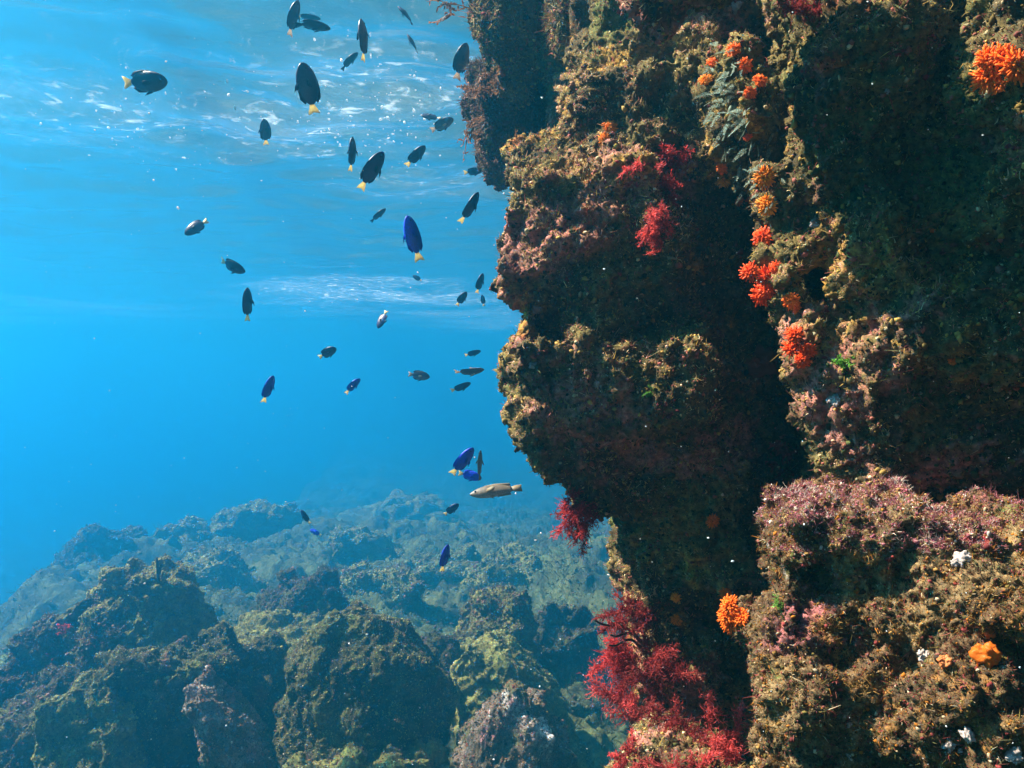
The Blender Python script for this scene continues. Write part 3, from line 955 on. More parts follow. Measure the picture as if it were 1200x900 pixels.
# thin crusted ridges on the first ledge
for k, (a, c) in enumerate([((650, 91), (708, 90)), ((652, 105), (714, 107)), ((655, 116), (706, 117)), ((656, 128), (703, 126))]):
    A, C_ = P(*a, 1), P(*c, 1)
    pts = []
    dep = np.array([hit(a[0] + (c[0] - a[0]) * t, a[1] + (c[1] - a[1]) * t)[0].y for t in np.linspace(0, 1, 26)])
    near_y = np.convolve(np.pad(dep, 6, mode='edge'), np.ones(13) / 13, 'valid') - 0.006
    for t, yy in zip(np.linspace(0, 1, 26), near_y):
        pts.append((A + (C_ - A) * t) * yy + Vector((0, 0, 0.0011 * math.sin(6 * t + 2 * k))))
    vv, ff = tube_np(pts, lambda t: 0.0022, 10)
    vv = vv + vnormals(vv, ff) * (0.0012 * fbm(vv, 0.006, 2, 7 + k))[:, None]
    off = np.array(cliff_e.location, np.float32)
    o = link('ridge', mesh_np('ridge', vv - off, ff, M_WALL), cliff_e)
    turf(vv, ff, o, 1500, 500, 0.0014, PAL_SUNLIT_LEDGE, None, 40 + k, offset=off)

# ------------------------------------------------------------------ seaweed
class Geo:
    def __init__(self):
        self.V, self.F, self.C = [], [], []
    def ribbon(self, pts, wid, col, side=None):
        pts = np.asarray(pts, np.float32)
        n = len(pts)
        t = np.gradient(pts, axis=0)
        s = np.cross(t, rng.normal(size=3) if side is None else side)
        s /= np.linalg.norm(s, axis=1, keepdims=True) + 1e-9
        w_ = np.asarray(wid, np.float32)[:, None]
        o = sum(len(x) for x in self.V)
        self.V.append(np.concatenate([pts - s * w_, pts + s * w_]))
        i = np.arange(n - 1)
        self.F.append(np.concatenate([np.stack([i, i + 1, i + 1 + n], 1), np.stack([i, i + 1 + n, i + n], 1)]) + o)
        self.C.append(np.tile(np.asarray(col, np.float32), (2 * n, 1)))
    def add(self, v, f, col):
        o = sum(len(x) for x in self.V)
        self.V.append(np.asarray(v, np.float32)); self.F.append(np.asarray(f) + o)
        self.C.append(np.tile(np.asarray(col, np.float32), (len(v), 1)))
    def build(self, name, m, parent, off=None, smooth=True):
        V = np.concatenate(self.V)
        if off is not None: V = V - np.asarray(off, np.float32)
        return link(name, mesh_np(name, V, np.concatenate(self.F), m, smooth, np.concatenate(self.C)), parent)

def rnd(v, a):
    v = np.asarray(v, float) + rng.normal(size=3) * a
    return v / np.linalg.norm(v)

def frond(g, root, d, L, col, wid, branches, bushy=0.8, curl=0.35, droop=0.0):
    n = 8
    pts = [np.asarray(root, float)]
    dd = np.asarray(d, float)
    for i in range(n):
        dd = rnd(dd + np.array([0, 0, droop]), curl * 0.35)
        pts.append(pts[-1] + dd * L / n)
    pts = np.array(pts)
    k = np.linspace(0, 1, n + 1)
    cv = np.asarray(col) * rng.uniform(0.75, 1.3)
    g.ribbon(pts, wid * (1 - 0.75 * k), cv)
    for b in range(branches):
        t = rng.uniform(0.12, 1.0)
        i = min(int(t * n), n - 1)
        p = pts[i] + (pts[i + 1] - pts[i]) * (t * n - i)
        bd_ = rnd(pts[i + 1] - pts[i], 0)
        bd_ = rnd(bd_, bushy)
        bl = L * rng.uniform(0.18, 0.42) * (1.1 - 0.5 * t)
        q = [p]
        for j in range(4):
            bd_ = rnd(bd_ + np.array([0, 0, droop]), 0.22)
            q.append(q[-1] + bd_ * bl / 4)
        q = np.array(q)
        c2 = cv * rng.uniform(0.7, 1.3) * (0.6 + 0.75 * t) + np.array([0.06, 0.03, 0.02]) * max(0, t - 0.6)
        g.ribbon(q, wid * np.array([0.7, 0.75, 0.6, 0.45, 0.15]), c2)
        for s in range(4):
            i2 = rng.integers(1, 5)
            sd = rnd(q[i2] - q[i2 - 1], 0.004) if False else rnd((q[i2] - q[i2 - 1]) / (bl / 4), bushy)
            sl_ = bl * rng.uniform(0.22, 0.5)
            g.ribbon(np.array([q[i2], q[i2] + sd * sl_ * 0.5, q[i2] + rnd(sd, 0.3) * sl_]), wid * np.array([0.5, 0.55, 0.15]), c2 * rng.uniform(0.8, 1.35))

RED = (0.33, 0.024, 0.024)
PINKRED = (0.42, 0.05, 0.045)
DARKRED = (0.17, 0.016, 0.015)
BROWN = (0.16, 0.075, 0.035)
def weed(px, py, rpx, lean, n, label, col, branches=26, group='tufts of red seaweed on the rocks', name='red_seaweed', cat='seaweed', spread=0.65, droop=-0.02, wid=0.62, at=None, bushy=0.8):
    p, nn = hit(px, py) if at is None else at
    u = p.y / FPX
    e = empty(name, p, label, cat, group)
    d0 = Vector((lean[0], -0.45, lean[1])) + nn * 0.5
    for k in range(n):
        g = Geo()
        d = rnd(d0, spread)
        frond(g, np.array(rng.normal(size=3) * rpx * u * 0.16), d, rpx * u * rng.uniform(0.6, 1.15), col, 1.15 * u * wid, int(branches * (1.9 if name == 'red_seaweed' else 1)), bushy, droop=droop)
        g.build('frond', M_WEED, e)
    return e

weed(788, 196, 30, (-0.1, 0.7), 7, 'bright red feathery tip of the tall red seaweed below the pink ledge', RED, 30)
weed(780, 222, 34, (-0.3, -0.6), 8, 'upper middle of the tall red seaweed on the wall, crimson and drooping', RED, 32, spread=0.4)
weed(778, 246, 36, (-0.4, -0.8), 8, 'lower middle of the tall red seaweed on the wall, trailing down', PINKRED, 32, spread=0.35)
weed(772, 268, 30, (-0.8, -0.4), 7, 'pale pink lowest tuft of the tall red seaweed on the wall', PINKRED, 32, spread=0.35)
weed(762, 195, 40, (-1, 0.15), 5, 'sparse pink seaweed whiskers left of the bright red tuft', PINKRED, 14, wid=0.7)
weed(692, 592, 46, (-1.0, -0.25), 7, 'red seaweed tuft hanging in open water from the belly of the wall', RED, 34, spread=0.42)
weed(690, 600, 52, (-0.2, -1.0), 6, 'dull red seaweed hanging straight down below the belly of the wall', DARKRED, 34, spread=0.28)
weed(752, 722, 50, (-0.8, 0.5), 10, 'dark purple red bush at the top of the lower red growth', DARKRED, 34)
weed(746, 768, 50, (-0.9, 0.0), 12, 'crimson bush sticking out left into the open water', RED, 38)
weed(775, 780, 60, (-0.2, 0.2), 11, 'deep red bush in the middle of the lower red growth', DARKRED, 36)
weed(745, 825, 60, (-0.5, 0.3), 11, 'red bush with pale pink tips below the crimson one', PINKRED, 34)
weed(800, 850, 55, (-0.2, 0.1), 9, 'dark red bush beside the foot of the crusted boulder', DARKRED, 32)
weed(845, 880, 66, (0.0, 0.5), 14, 'large bright red fluffy bush at the bottom edge', PINKRED, 40)
weed(800, 905, 50, (-0.3, 0.5), 9, 'coral red bush low at the bottom edge, left of the fluffy one', PINKRED, 36)
weed(740, 892, 34, (-0.4, 0.4), 8, 'small red tuft in the bottom left of the wall foot', PINKRED, 30)
weed(950, 8, 36, (-0.3, 0.2), 6, 'dull red tuft at the top edge of the wall', DARKRED, 26)
weed(925, 530, 40, (-0.8, -0.6), 4, 'dim red leafy tuft deep in the dark recess', DARKRED, 20, wid=2.2)
weed(80, 738, 14, (-0.3, 0.8), 5, 'tiny red tuft on the brown boulder of the left heap', RED, 16, wid=1.3)
weed(72, 765, 14, (-0.3, 0.6), 5, 'tiny red tuft lower on the brown boulder of the left heap', DARKRED, 16, wid=1.3)
BR = 'brown weed on the overhanging outcrops'
weed(553, 12, 52, (-1.0, 0.0), 3, 'thin brown branching weed reaching left at the top edge', BROWN, 7, BR, 'brown_seaweed', spread=0.22, wid=1.6)
weed(575, 118, 42, (-0.8, 0.1), 7, 'bushy brown weed on the shoulder of the bluish lobe', BROWN, 16, BR, 'brown_seaweed', spread=0.5, wid=1.2)
weed(573, 135, 52, (-0.9, -0.35), 4, 'drooping brown weed strands beside the shaded lobe', BROWN, 8, BR, 'brown_seaweed', spread=0.3, droop=-0.12, wid=1.5)
weed(590, 95, 34, (-0.3, 0.7), 7, 'upright brown weed on top of the bluish lobe', BROWN, 14, BR, 'brown_seaweed', spread=0.45, wid=1.2)
weed(612, 172, 22, (-0.9, 0.6), 2, 'single brown sprig at the left edge of the first ledge', BROWN, 4, BR, 'brown_seaweed', spread=0.3, wid=1.2)
weed(988, 428, 20, (0.0, 0.3), 8, 'small fresh green algae tuft on the edge of the right wall', (0.10, 0.28, 0.03), 20, None, 'green_algae', 'algae', wid=0.8)
weed(765, 462, 16, (-0.1, 0.2), 6, 'small green algae tuft on the front of the third ledge', (0.09, 0.20, 0.03), 16, None, 'green_algae', 'algae', wid=0.8)
weed(912, 712, 18, (-0.2, 0.2), 7, 'green algae wisp on the left edge of the crusted boulder', (0.12, 0.24, 0.04), 16, None, 'green_algae', 'algae', wid=0.8)
weed(1100, 560, 30, (0.1, 0.8), 7, 'olive weed sprig standing behind the pink boulder crest', (0.16, 0.14, 0.04), 12, None, 'brown_seaweed', 'seaweed', wid=0.9)

def sticks(pairs, loc, label, name, r0, colr, at_depth):
    e = empty(name, P(*loc, at_depth), label, 'twig')
    off = np.array(e.location)
    for (a, b) in pairs:
        A, B_ = P(*a, at_depth), P(*b, at_depth - 0.05)
        g = Geo()
        v, f = tube_np([A + (B_ - A) * t + Vector((0, 0, 0.004 * math.sin(5 * t))) for t in np.linspace(0, 1, 14)], lambda t: r0 * (1 - 0.45 * t), 7)
        nn = vnormals(v, f)
        v = v + nn * (r0 * 0.35 * perlin(v, r0 * 2, 3))[:, None]
        g.add(v, f, colr)
        g.build('twig', M_WEED, e, off)
hp = hit(745, 748)[0].y
sticks([((752, 752), (697, 721)), ((750, 752), (716, 738)), ((750, 758), (714, 750))], (752, 754), 'black bare twigs poking out left above the red bushes', 'twig', 0.0012, (0.02, 0.02, 0.015), hp - 0.02)
hp = hit(187, 675)[0].y
sticks([((186, 690), (184, 652)), ((186, 672), (190, 660))], (186, 690), 'thin upright dead twig on the left heap', 'twig', 0.008, (0.05, 0.04, 0.03), hp - 0.02)

# ------------------------------------------------------------------ orange cup corals
ORANGE = [(0.85, 0.24, 0.02), (0.85, 0.14, 0.012), (0.78, 0.075, 0.010), (0.78, 0.21, 0.015)]
def polyp(parent, p, n, r, col, seed):
    q = np.random.default_rng(seed)
    n = np.array(n) / np.linalg.norm(n)
    a = np.cross(n, [0.2, 0.3, 0.9]); a /= np.linalg.norm(a); b = np.cross(n, a)
    g = Geo()
    prof = [(0.30, -0.55), (0.52, -0.25), (0.62, 0.05), (0.66, 0.35), (0.55, 0.48), (0.30, 0.42), (0.08, 0.36)]
    K = 16
    V = [p + n * h * r + (a * math.cos(2 * math.pi * k / K) + b * math.sin(2 * math.pi * k / K)) * w_ * r * (1 + 0.06 * math.sin(k * 2.4)) for (w_, h) in prof for k in range(K)]
    Fs = []
    for i in range(len(prof) - 1):
        for k in range(K):
            k2 = (k + 1) % K
            Fs += [(i * K + k, i * K + k2, (i + 1) * K + k2), (i * K + k, (i + 1) * K + k2, (i + 1) * K + k)]
    g.add(np.array(V), np.array(Fs), np.array(col) * 0.8)
    body = g.build('polyp', M_CORAL, parent)
    g = Geo()
    for k in range(150):
        ring = k % 4
        t = 2 * math.pi * (k + q.random() * 0.6) / 150 * 4
        rad = a * math.cos(t) + b * math.sin(t)
        p0 = p + n * r * 0.42 + rad * r * (0.12 + 0.14 * ring)
        out = 0.15 + 0.38 * ring + q.normal() * 0.14
        d = rad * out + n * (1.0 - 0.24 * ring); d /= np.linalg.norm(d)
        L = r * q.uniform(0.18, 0.62)
        pts = [p0 + d * L * s + (rad * 0.25 - n * 0.12) * L * s * s for s in (0, 0.33, 0.66, 1.0)]
        v, f = tube_np([Vector(x) for x in pts], lambda s: r * (0.10 * (1 - 0.5 * s) + 0.005), 5)
        g.add(v, f, np.array(col) * q.uniform(0.8, 1.35) * np.array([1.05, 1.25, 1.2]))
    g.build('tentacles', M_CORAL, body)

GC = 'orange cup corals on the rock wall'
def coral(pts, label, ci, r=13, lift=0.3):
    p, n = min((hit(*q[:2]) for q in pts), key=lambda h_: h_[0].y)
    e = empty('cup_coral', p, label, 'coral', GC)
    for k, (px, py, *rr) in enumerate(pts):
        c, nn = hit(px, py)
        if abs(c.y - p.y) > 0.05:               # the clump stays together on its own rock
            c, nn = P(px, py, p.y + 0.004), n
        R_ = 0.84 * (rr[0] if rr else r) * c.y / FPX
        d = (np.array(nn) * 0.6 + np.array([-0.35, -0.75, 0.12])) 
        c = np.array(c) + np.array(nn) * R_ * lift
        polyp(e, c - np.array(p), d + rng.normal(size=3) * 0.2, R_, ORANGE[ci], int(px * 7 + py))
coral([(828, 97)], 'small pale orange cup coral at the top of the grey hydroid', 0, 9)
coral([(835, 76)], 'tiny dim orange cup coral above the pale one by the hydroid', 1, 8)
coral([(861, 62)], 'dull brownish orange cup coral high in the dark recess', 1, 10)
coral([(874, 76), (888, 98, 10), (879, 108, 9)], 'cluster of three dull orange corals right of the hydroid top', 1, 10)
coral([(712, 152, 10), (711, 163, 9)], 'yellow orange coral alone on the step of the first ledge', 3, 10)
coral([(851, 214)], 'fringed orange coral just below the grey hydroid', 0, 11)
coral([(846, 195)], 'small red orange coral tucked above the fringed one', 1, 8)
coral([(897, 207)], 'amber coral with spread tentacles at the edge of the right wall', 3, 14)
coral([(903, 238)], 'orange coral with spread tentacles below the amber one', 0, 14)
coral([(877, 160)], 'red dot of a coral on the right flank of the hydroid', 2, 6)
coral([(876, 234), (866, 236, 6)], 'two tiny orange buds left of the spread corals', 1, 8)
coral([(899, 280, 14)], 'deep red orange coral above the big red orange clump', 2, 14)
coral([(882, 318, 13), (897, 322, 15), (895, 345, 15), (903, 338, 13), (912, 312, 8)], 'big red orange clump of corals in the recess', 2, 14)
coral([(930, 348, 12), (936, 358, 9)], 'orange pair just right of the big clump', 1, 12)
coral([(933, 395, 12), (928, 412, 13), (942, 408, 12), (940, 422, 11)], 'flame coloured coral clump lower on the edge of the right wall', 2, 12)
coral([(833, 608)], 'dim lone orange coral low in the dark recess', 1, 9)
coral([(872, 728, 13), (858, 714, 14), (862, 731, 14), (854, 726, 12)], 'plump orange coral clump left of the crusted boulder', 1, 15)
coral([(849, 694, 9)], 'small orange bud on top of the plump clump', 1, 9)
coral([(791, 698, 7)], 'tiny orange dot coral in the dark above the red bushes', 0, 7)
coral([(793, 724, 8)], 'small orange coral nestled in the red bushes', 0, 8)
coral([(1163, 88, 22), (1158, 70, 18), (1188, 78, 24), (1172, 102, 16), (1176, 66, 17)], 'largest bright orange coral clump near the top right corner', 1, 20)
coral([(1092, 272, 4)], 'tiny orange speck coral on the right wall', 1, 4)
coral([(1114, 424, 6)], 'tiny red orange coral in the middle of the right wall', 1, 6)

def blobby(name, px, py, rpx, flat, m, col, label, cat, seed, group=None, lumps=7):
    p, n = hit(px, py)
    u = p.y / FPX
    e = empty(name, p, label, cat, group)
    g = Geo()
    v0, f0 = ico_mesh(3)
    for k in range(lumps):
        c = np.array(n) * rpx * u * 0.15 + rng.normal(size=3) * rpx * u * 0.42 * (k > 0)
        v = v0 * (1 + 0.55 * perlin(v0 + k + seed, 0.7, seed + k) + 0.3 * perlin(v0 + k, 0.3, seed))[:, None] * rpx * u * (0.75 if k == 0 else rng.uniform(0.2, 0.42))
        v = v - np.array(n)[None] * (v @ np.array(n))[:, None] * flat
        g.add(v + c, f0, np.array(col) * rng.uniform(0.8, 1.2))
    g.build('lump', m, e)
    return e
GS = 'encrusting sponges'
blobby('sponge', 1155, 768, 20, 0.4, M_CORAL, (0.55, 0.12, 0.01), 'orange lumpy sponge on the right of the crusted boulder', 'sponge', 3, GS)
blobby('sponge', 1108, 776, 10, 0.3, M_CORAL, (0.55, 0.17, 0.05), 'small pale orange sponge left of the lumpy one', 'sponge', 5, GS)
blobby('sponge', 1160, 742, 8, 0.3, M_CORAL, (0.6, 0.15, 0.03), 'tiny orange sponge above the lumpy one', 'sponge', 6, GS)
blobby('sponge', 893, 425, 22, 0.75, M_CORAL, (0.20, 0.05, 0.03), 'flat dull red sponge patch in the dark recess', 'sponge', 7, GS, 4)
GB = 'pale shells stuck to the rocks'
for px, py, r_, lb in [(1113, 872, 11, 'round white shell low on the crusted boulder'), (1133, 862, 11, 'pinkish white shell right of the round white one'),
                       (1188, 885, 12, 'ragged white shell in the bottom right corner'), (993, 846, 6, 'bluish white shell dot in the middle of the crusted boulder'),
                       (628, 362, 8, 'pale shell above the square hollow in the wall'), (625, 428, 7, 'pale shell on top of the third ledge'),
                       (700, 450, 5, 'whitish shell on the front of the third ledge'), (1128, 656, 12, 'pale pink shell on the right crest of the crusted boulder'),
                       (1040, 107, 4, 'bright white shell speck on the upper right wall'), (955, 262, 7, 'bluish white shell on the edge of the right wall'),
                       (980, 470, 9, 'long whitish shell crust on the lower edge of the right wall'), (862, 8, 7, 'white shell fragment hanging at the top of the recess'),
                       (1085, 772, 10, 'cream shell near the small pale sponge')]:
    blobby('shell', px, py, r_, 0.35, M_SHELL, (0.27, 0.22, 0.19), lb, 'shell', int(px), GB, 5)

# grey green hydroid: feathery plumes over a patch of the recess
def hydroid():
    p, n = hit(868, 150)
    e = empty('hydroid', p, 'grey green feathery hydroid colony in the recess of the wall', 'hydroid')
    k = 0
    while k < 98:
        t = rng.random()
        px = 838 + 52 * t + rng.normal() * 14
        py = 82 + 150 * t + rng.normal() * 20 - 12
        if px < 832 - 0: continue
        c, nn = hit(px, py)
        if abs(c.y - p.y) > 0.3: continue
        u = c.y / FPX
        g = Geo()
        d = rnd(np.array(nn) * 0.5 + np.array([-0.55, -0.4, -0.35]), 0.18)
        L = u * rng.uniform(15, 27)
        root = np.array(c - p)
        pts = np.array([root + d * L * s + np.array([0, 0, -0.15]) * L * s * s for s in np.linspace(0, 1, 6)])
        col = np.array((0.26, 0.31, 0.24)) * rng.uniform(0.7, 1.3)
        g.ribbon(pts, u * np.linspace(0.5, 0.2, 6), col)
        sd = np.cross(d, rng.normal(size=3)); sd /= np.linalg.norm(sd)
        for j in range(48):
            s = 0.1 + 0.9 * (j // 2) / 24
            b = root + d * L * s + np.array([0, 0, -0.15]) * L * s * s
            dd = sd * (1 if j % 2 else -1) + d * 0.7
            l = L * 0.13 * (1.15 - s * 0.8)
            g.ribbon(np.array([b, b + dd * l * 0.6, b + (dd + d * 0.3) * l]), u * np.array([0.24, 0.22, 0.08]), col * rng.uniform(0.8, 1.3))
        g.build('plume', M_WEED, e)
        k += 1
hydroid()

# ------------------------------------------------------------------ fish
M_DARK = fish_mat('dark_fish_skin', (0.016, 0.017, 0.040), (0.040, 0.036, 0.060), 0.38)
M_BLUE = fish_mat('blue_fish_skin', (0.012, 0.035, 0.62), (0.03, 0.09, 0.95))
M_NAVY = fish_mat('navy_fish_skin', (0.008, 0.010, 0.06), (0.012, 0.016, 0.12))
M_GREY = fish_mat('grey_fish_skin', (0.07, 0.065, 0.075), (0.20, 0.19, 0.20))
M_TAN = fish_mat('tan_fish_skin', (0.13, 0.09, 0.05), (0.42, 0.34, 0.24))
M_YEL = plain('yellow_fin', (0.86, 0.70, 0.36), 0.5, 0.45)
M_PALEFIN = plain('pale_fin', (0.60, 0.50, 0.40), 0.5, 0.5)
M_DFIN = plain('dark_fin', (0.012, 0.013, 0.03), 0.5, 0.2)
M_BFIN = plain('blue_fin', (0.012, 0.03, 0.5), 0.5, 0.3)
M_TFIN = plain('tan_fin', (0.30, 0.22, 0.12), 0.5, 0.4)
M_EYE = plain('eye', (0.006, 0.006, 0.008), 0.12, 0, 0.5)

def bent(v, bend, L):
    v = v.copy()
    s = np.clip(0.15 - v[:, 0] / L, 0, 1)
    v[:, 1] += bend * L * s ** 2 * 1.6
    return v

def fish_meshes(kind, L, depth, thick, bend, body_m, fin_m, tail_m):
    """head towards +X, back towards +Z; body with fused dorsal and anal fins, plus tail, paired fins and eyes"""
    S = [0, 0.015, 0.05, 0.11, 0.20, 0.32, 0.45, 0.58, 0.68, 0.76, 0.80]
    if kind == 'damsel':
        top = [0.0, 0.22, 0.42, 0.62, 0.82, 0.95, 0.97, 0.88, 0.70, 0.42, 0.22]
        bot = [0.0, 0.20, 0.38, 0.56, 0.76, 0.90, 0.93, 0.84, 0.64, 0.38, 0.20]
        th = [0.0, 0.16, 0.34, 0.56, 0.82, 1.0, 0.92, 0.66, 0.40, 0.22, 0.15]
    else:
        top = [0.0, 0.14, 0.28, 0.46, 0.66, 0.78, 0.78, 0.68, 0.56, 0.42, 0.36]
        bot = [0.0, 0.14, 0.30, 0.48, 0.66, 0.76, 0.76, 0.66, 0.52, 0.40, 0.36]
        th = [0.0, 0.2, 0.4, 0.62, 0.86, 1.0, 0.95, 0.75, 0.5, 0.3, 0.2]
    fine = np.linspace(0, 0.80, 30) ** 1.0
    fine[1] = 0.012
    top, bot, th = (np.interp(fine, S, a) for a in (top, bot, th))
    K = 18
    V, F_ = [], []
    for s, a, b, c in zip(fine, top, bot, th):
        for k in range(K):
            t = 2 * math.pi * k / K
            z = math.sin(t)
            # pinch the section towards the dorsal and anal edges, so the fins grow out of the body
            V.append((L * (0.5 - s), thick * L * c * 0.5 * math.cos(t) * (1 - 0.25 * z * z), depth * L * 0.62 * (a if z > 0 else b) * z * 0.92))
    n = len(fine)
    for i in range(n - 1):
        for k in range(K):
            k2 = (k + 1) % K
            F_.append((i * K + k, i * K + k2, (i + 1) * K + k2)); F_.append((i * K + k, (i + 1) * K + k2, (i + 1) * K + k))
    V.append((L * (-0.30), 0, 0)); l = (n - 1) * K
    for k in range(K):
        F_.append((len(V) - 1, l + k, l + (k + 1) % K))
    body_v = np.array(V, np.float32)
    def fin(outline, y0, thick_, tilt=(0, 0)):
        o = np.array(outline, np.float32) * L
        m = len(o)
        c = o.mean(0)
        v = [(p[0], y0 * L + sgn * thick_ * L * 0.15 + tilt[0] * p[1], p[1]) for sgn in (1, -1) for p in o] + [(c[0], y0 * L + thick_ * L + tilt[0] * c[1], c[1]), (c[0], y0 * L - thick_ * L + tilt[0] * c[1], c[1])]
        f = []
        for k in range(m):
            k2 = (k + 1) % m
            f += [(2 * m, k, k2), (2 * m + 1, m + k2, m + k), (k, m + k, m + k2), (k, m + k2, k2)]
        return np.array(v, np.float32), np.array(f, np.int32)
    dz = depth * 0.60
    zt = lambda s: float(np.interp(s, fine, top)) * dz * 0.80
    zb = lambda s: -float(np.interp(s, fine, bot)) * dz * 0.80
    if kind == 'damsel':
        dors = [(0.5 - s, zt(s)) for s in (0.24, 0.40, 0.56, 0.70)] + [(-0.26, zt(0.75) + 0.02), (-0.29, zt(0.72) + depth * 0.06), (-0.20, zt(0.64) + depth * 0.16), (-0.04, zt(0.5) + depth * 0.15), (0.12, zt(0.36) + depth * 0.12), (0.22, zt(0.27) + depth * 0.06)]
        anal = [(0.5 - s, zb(s)) for s in (0.46, 0.56, 0.66, 0.72)] + [(-0.26, zb(0.75) - 0.02), (-0.28, zb(0.72) - depth * 0.07), (-0.18, zb(0.62) - depth * 0.16), (-0.02, zb(0.5) - depth * 0.10)]
        tail = [(-0.28, 0.04), (-0.34, 0.065), (-0.41, 0.10), (-0.49, 0.125), (-0.47, 0.06), (-0.45, 0.0), (-0.47, -0.06), (-0.49, -0.125), (-0.41, -0.10), (-0.34, -0.065), (-0.28, -0.04)]
        pelv = [(0.16, zb(0.34)), (0.06, zb(0.44)), (-0.04, zb(0.5) - depth * 0.24), (0.08, zb(0.4) - depth * 0.14)]
    else:
        dors = [(0.5 - s, zt(s)) for s in (0.26, 0.45, 0.62, 0.76)] + [(-0.29, zt(0.76) + 0.02), (-0.28, zt(0.7) + depth * 0.2), (0, zt(0.5) + depth * 0.16), (0.2, zt(0.3) + depth * 0.1)]
        anal = [(0.5 - s, zb(s)) for s in (0.5, 0.62, 0.76)] + [(-0.28, zb(0.7) - depth * 0.18), (-0.02, zb(0.52) - depth * 0.14)]
        tail = [(-0.29, 0.045), (-0.38, 0.065), (-0.5, 0.075), (-0.49, 0.0), (-0.5, -0.075), (-0.38, -0.065), (-0.29, -0.045)]
        pelv = [(0.14, zb(0.36)), (0.08, zb(0.42)), (0.04, zb(0.44) - depth * 0.14)]
    pect = [(0.20, -0.01), (0.15, 0.035), (0.06, 0.05), (0.01, 0.01), (0.05, -0.05), (0.15, -0.04)]
    out = []
    bv, bf = body_v, np.array(F_, np.int32)
    fv, ff = fin(dors, 0, 0.010)
    av, af = fin(anal, 0, 0.010)
    ff, af = ff + len(bv), af + len(bv) + len(fv)
    me = mesh_np('fish_body', bent(np.concatenate([bv, fv, av]), bend, L), np.concatenate([bf, ff, af]), body_m)
    me.materials.append(fin_m)
    mi = np.zeros(len(me.polygons), np.int32); mi[len(bf):] = 1
    me.polygons.foreach_set('material_index', mi)
    out.append(('body', me))
    v, f = fin(tail, 0, 0.006)
    out.append(('tail_fin', mesh_np('tail_fin', bent(v, bend, L), f, tail_m)))
    for sg in (1, -1):
        v, f = fin(pect, 0, 0.004)
        v[:, 1] += sg * (thick * L * 0.42 + (0.20 * L - v[:, 0]) * 0.45)
        out.append(('pectoral_fin', mesh_np('pectoral_fin', bent(v, bend, L), f, M_PALEFIN if body_m is M_GREY else fin_m)))
        v, f = fin(pelv, 0, 0.005)
        v[:, 1] += sg * (0.02 * L - v[:, 2] * 0.12)
        out.append(('pelvic_fin', mesh_np('pelvic_fin', bent(v, bend, L), f, fin_m)))
        iv, jf = ico_mesh(2)
        iv = iv * L * 0.020 * np.array([1, 0.6, 1]) + np.array([L * 0.385, sg * thick * L * 0.30, depth * L * 0.09])
        out.append(('eye', mesh_np('eye', bent(iv, bend, L), jf, M_EYE)))
    return out

KIND = {}
REF_L = 0.075
for key, (kd, depth, thick, bend, bm, fm, tm) in {
        'dark': ('damsel', 0.38, 0.19, 0.0, M_DARK, M_DFIN, M_YEL), 'dark_left': ('damsel', 0.38, 0.19, 0.16, M_DARK, M_DFIN, M_YEL), 'dark_right': ('damsel', 0.38, 0.19, -0.16, M_DARK, M_DFIN, M_PALEFIN),
        'navy': ('damsel', 0.36, 0.18, 0.05, M_NAVY, M_DFIN, M_YEL), 'blue': ('damsel', 0.36, 0.18, -0.04, M_BLUE, M_BFIN, M_YEL),
        'grey': ('damsel', 0.36, 0.19, 0.08, M_GREY, M_DFIN, M_PALEFIN), 'plain': ('damsel', 0.34, 0.18, -0.08, M_DARK, M_DFIN, M_DFIN),
        'wrasse': ('wrasse', 0.26, 0.14, 0.05, M_TAN, M_TFIN, M_TFIN)}.items():
    KIND[key] = [fish_meshes(kd, REF_L, depth * dk, thick, bend + db, bm, fm, tm) for db, dk in ((0, 1), (0.12, 0.94), (-0.12, 1.08))]

def fish(px, py, Lpx, ang, kind, label, roll=0, tilt=0, size=0.075, flip=False):
    """ang: heading in the picture, degrees, 0 = right, 90 = up; tilt > 0 = head towards the camera; roll about the body"""
    size *= 0.66                                # young fish, 4 to 6 cm long
    Y = size * math.cos(R(tilt)) * FPX / Lpx
    c = P(px, py, Y)
    h = Vector((math.cos(R(ang)) * math.cos(R(tilt)), -math.sin(R(tilt)), math.sin(R(ang)) * math.cos(R(tilt))))
    v = -c.normalized()
    l = (v - h * v.dot(h)).normalized()
    up = l.cross(h) if l.cross(h).z >= 0 else h.cross(l)
    if flip: up = -up
    up = Matrix.Rotation(R(roll), 3, h) @ up
    y = up.cross(h)
    M = Matrix((h, y, up)).transposed().to_4x4()
    wr = kind == 'wrasse'
    e = empty('wrasse' if wr else 'damselfish', c, label, 'fish', 'wrasses below the school' if wr else 'school of small dark fish in the blue water')
    M.translation = c
    e.matrix_world = M @ Matrix.Scale(size / REF_L, 4)
    for nm, me in KIND[kind][int(px * 3 + py) % 3]:
        link(nm, me, e)
    return e

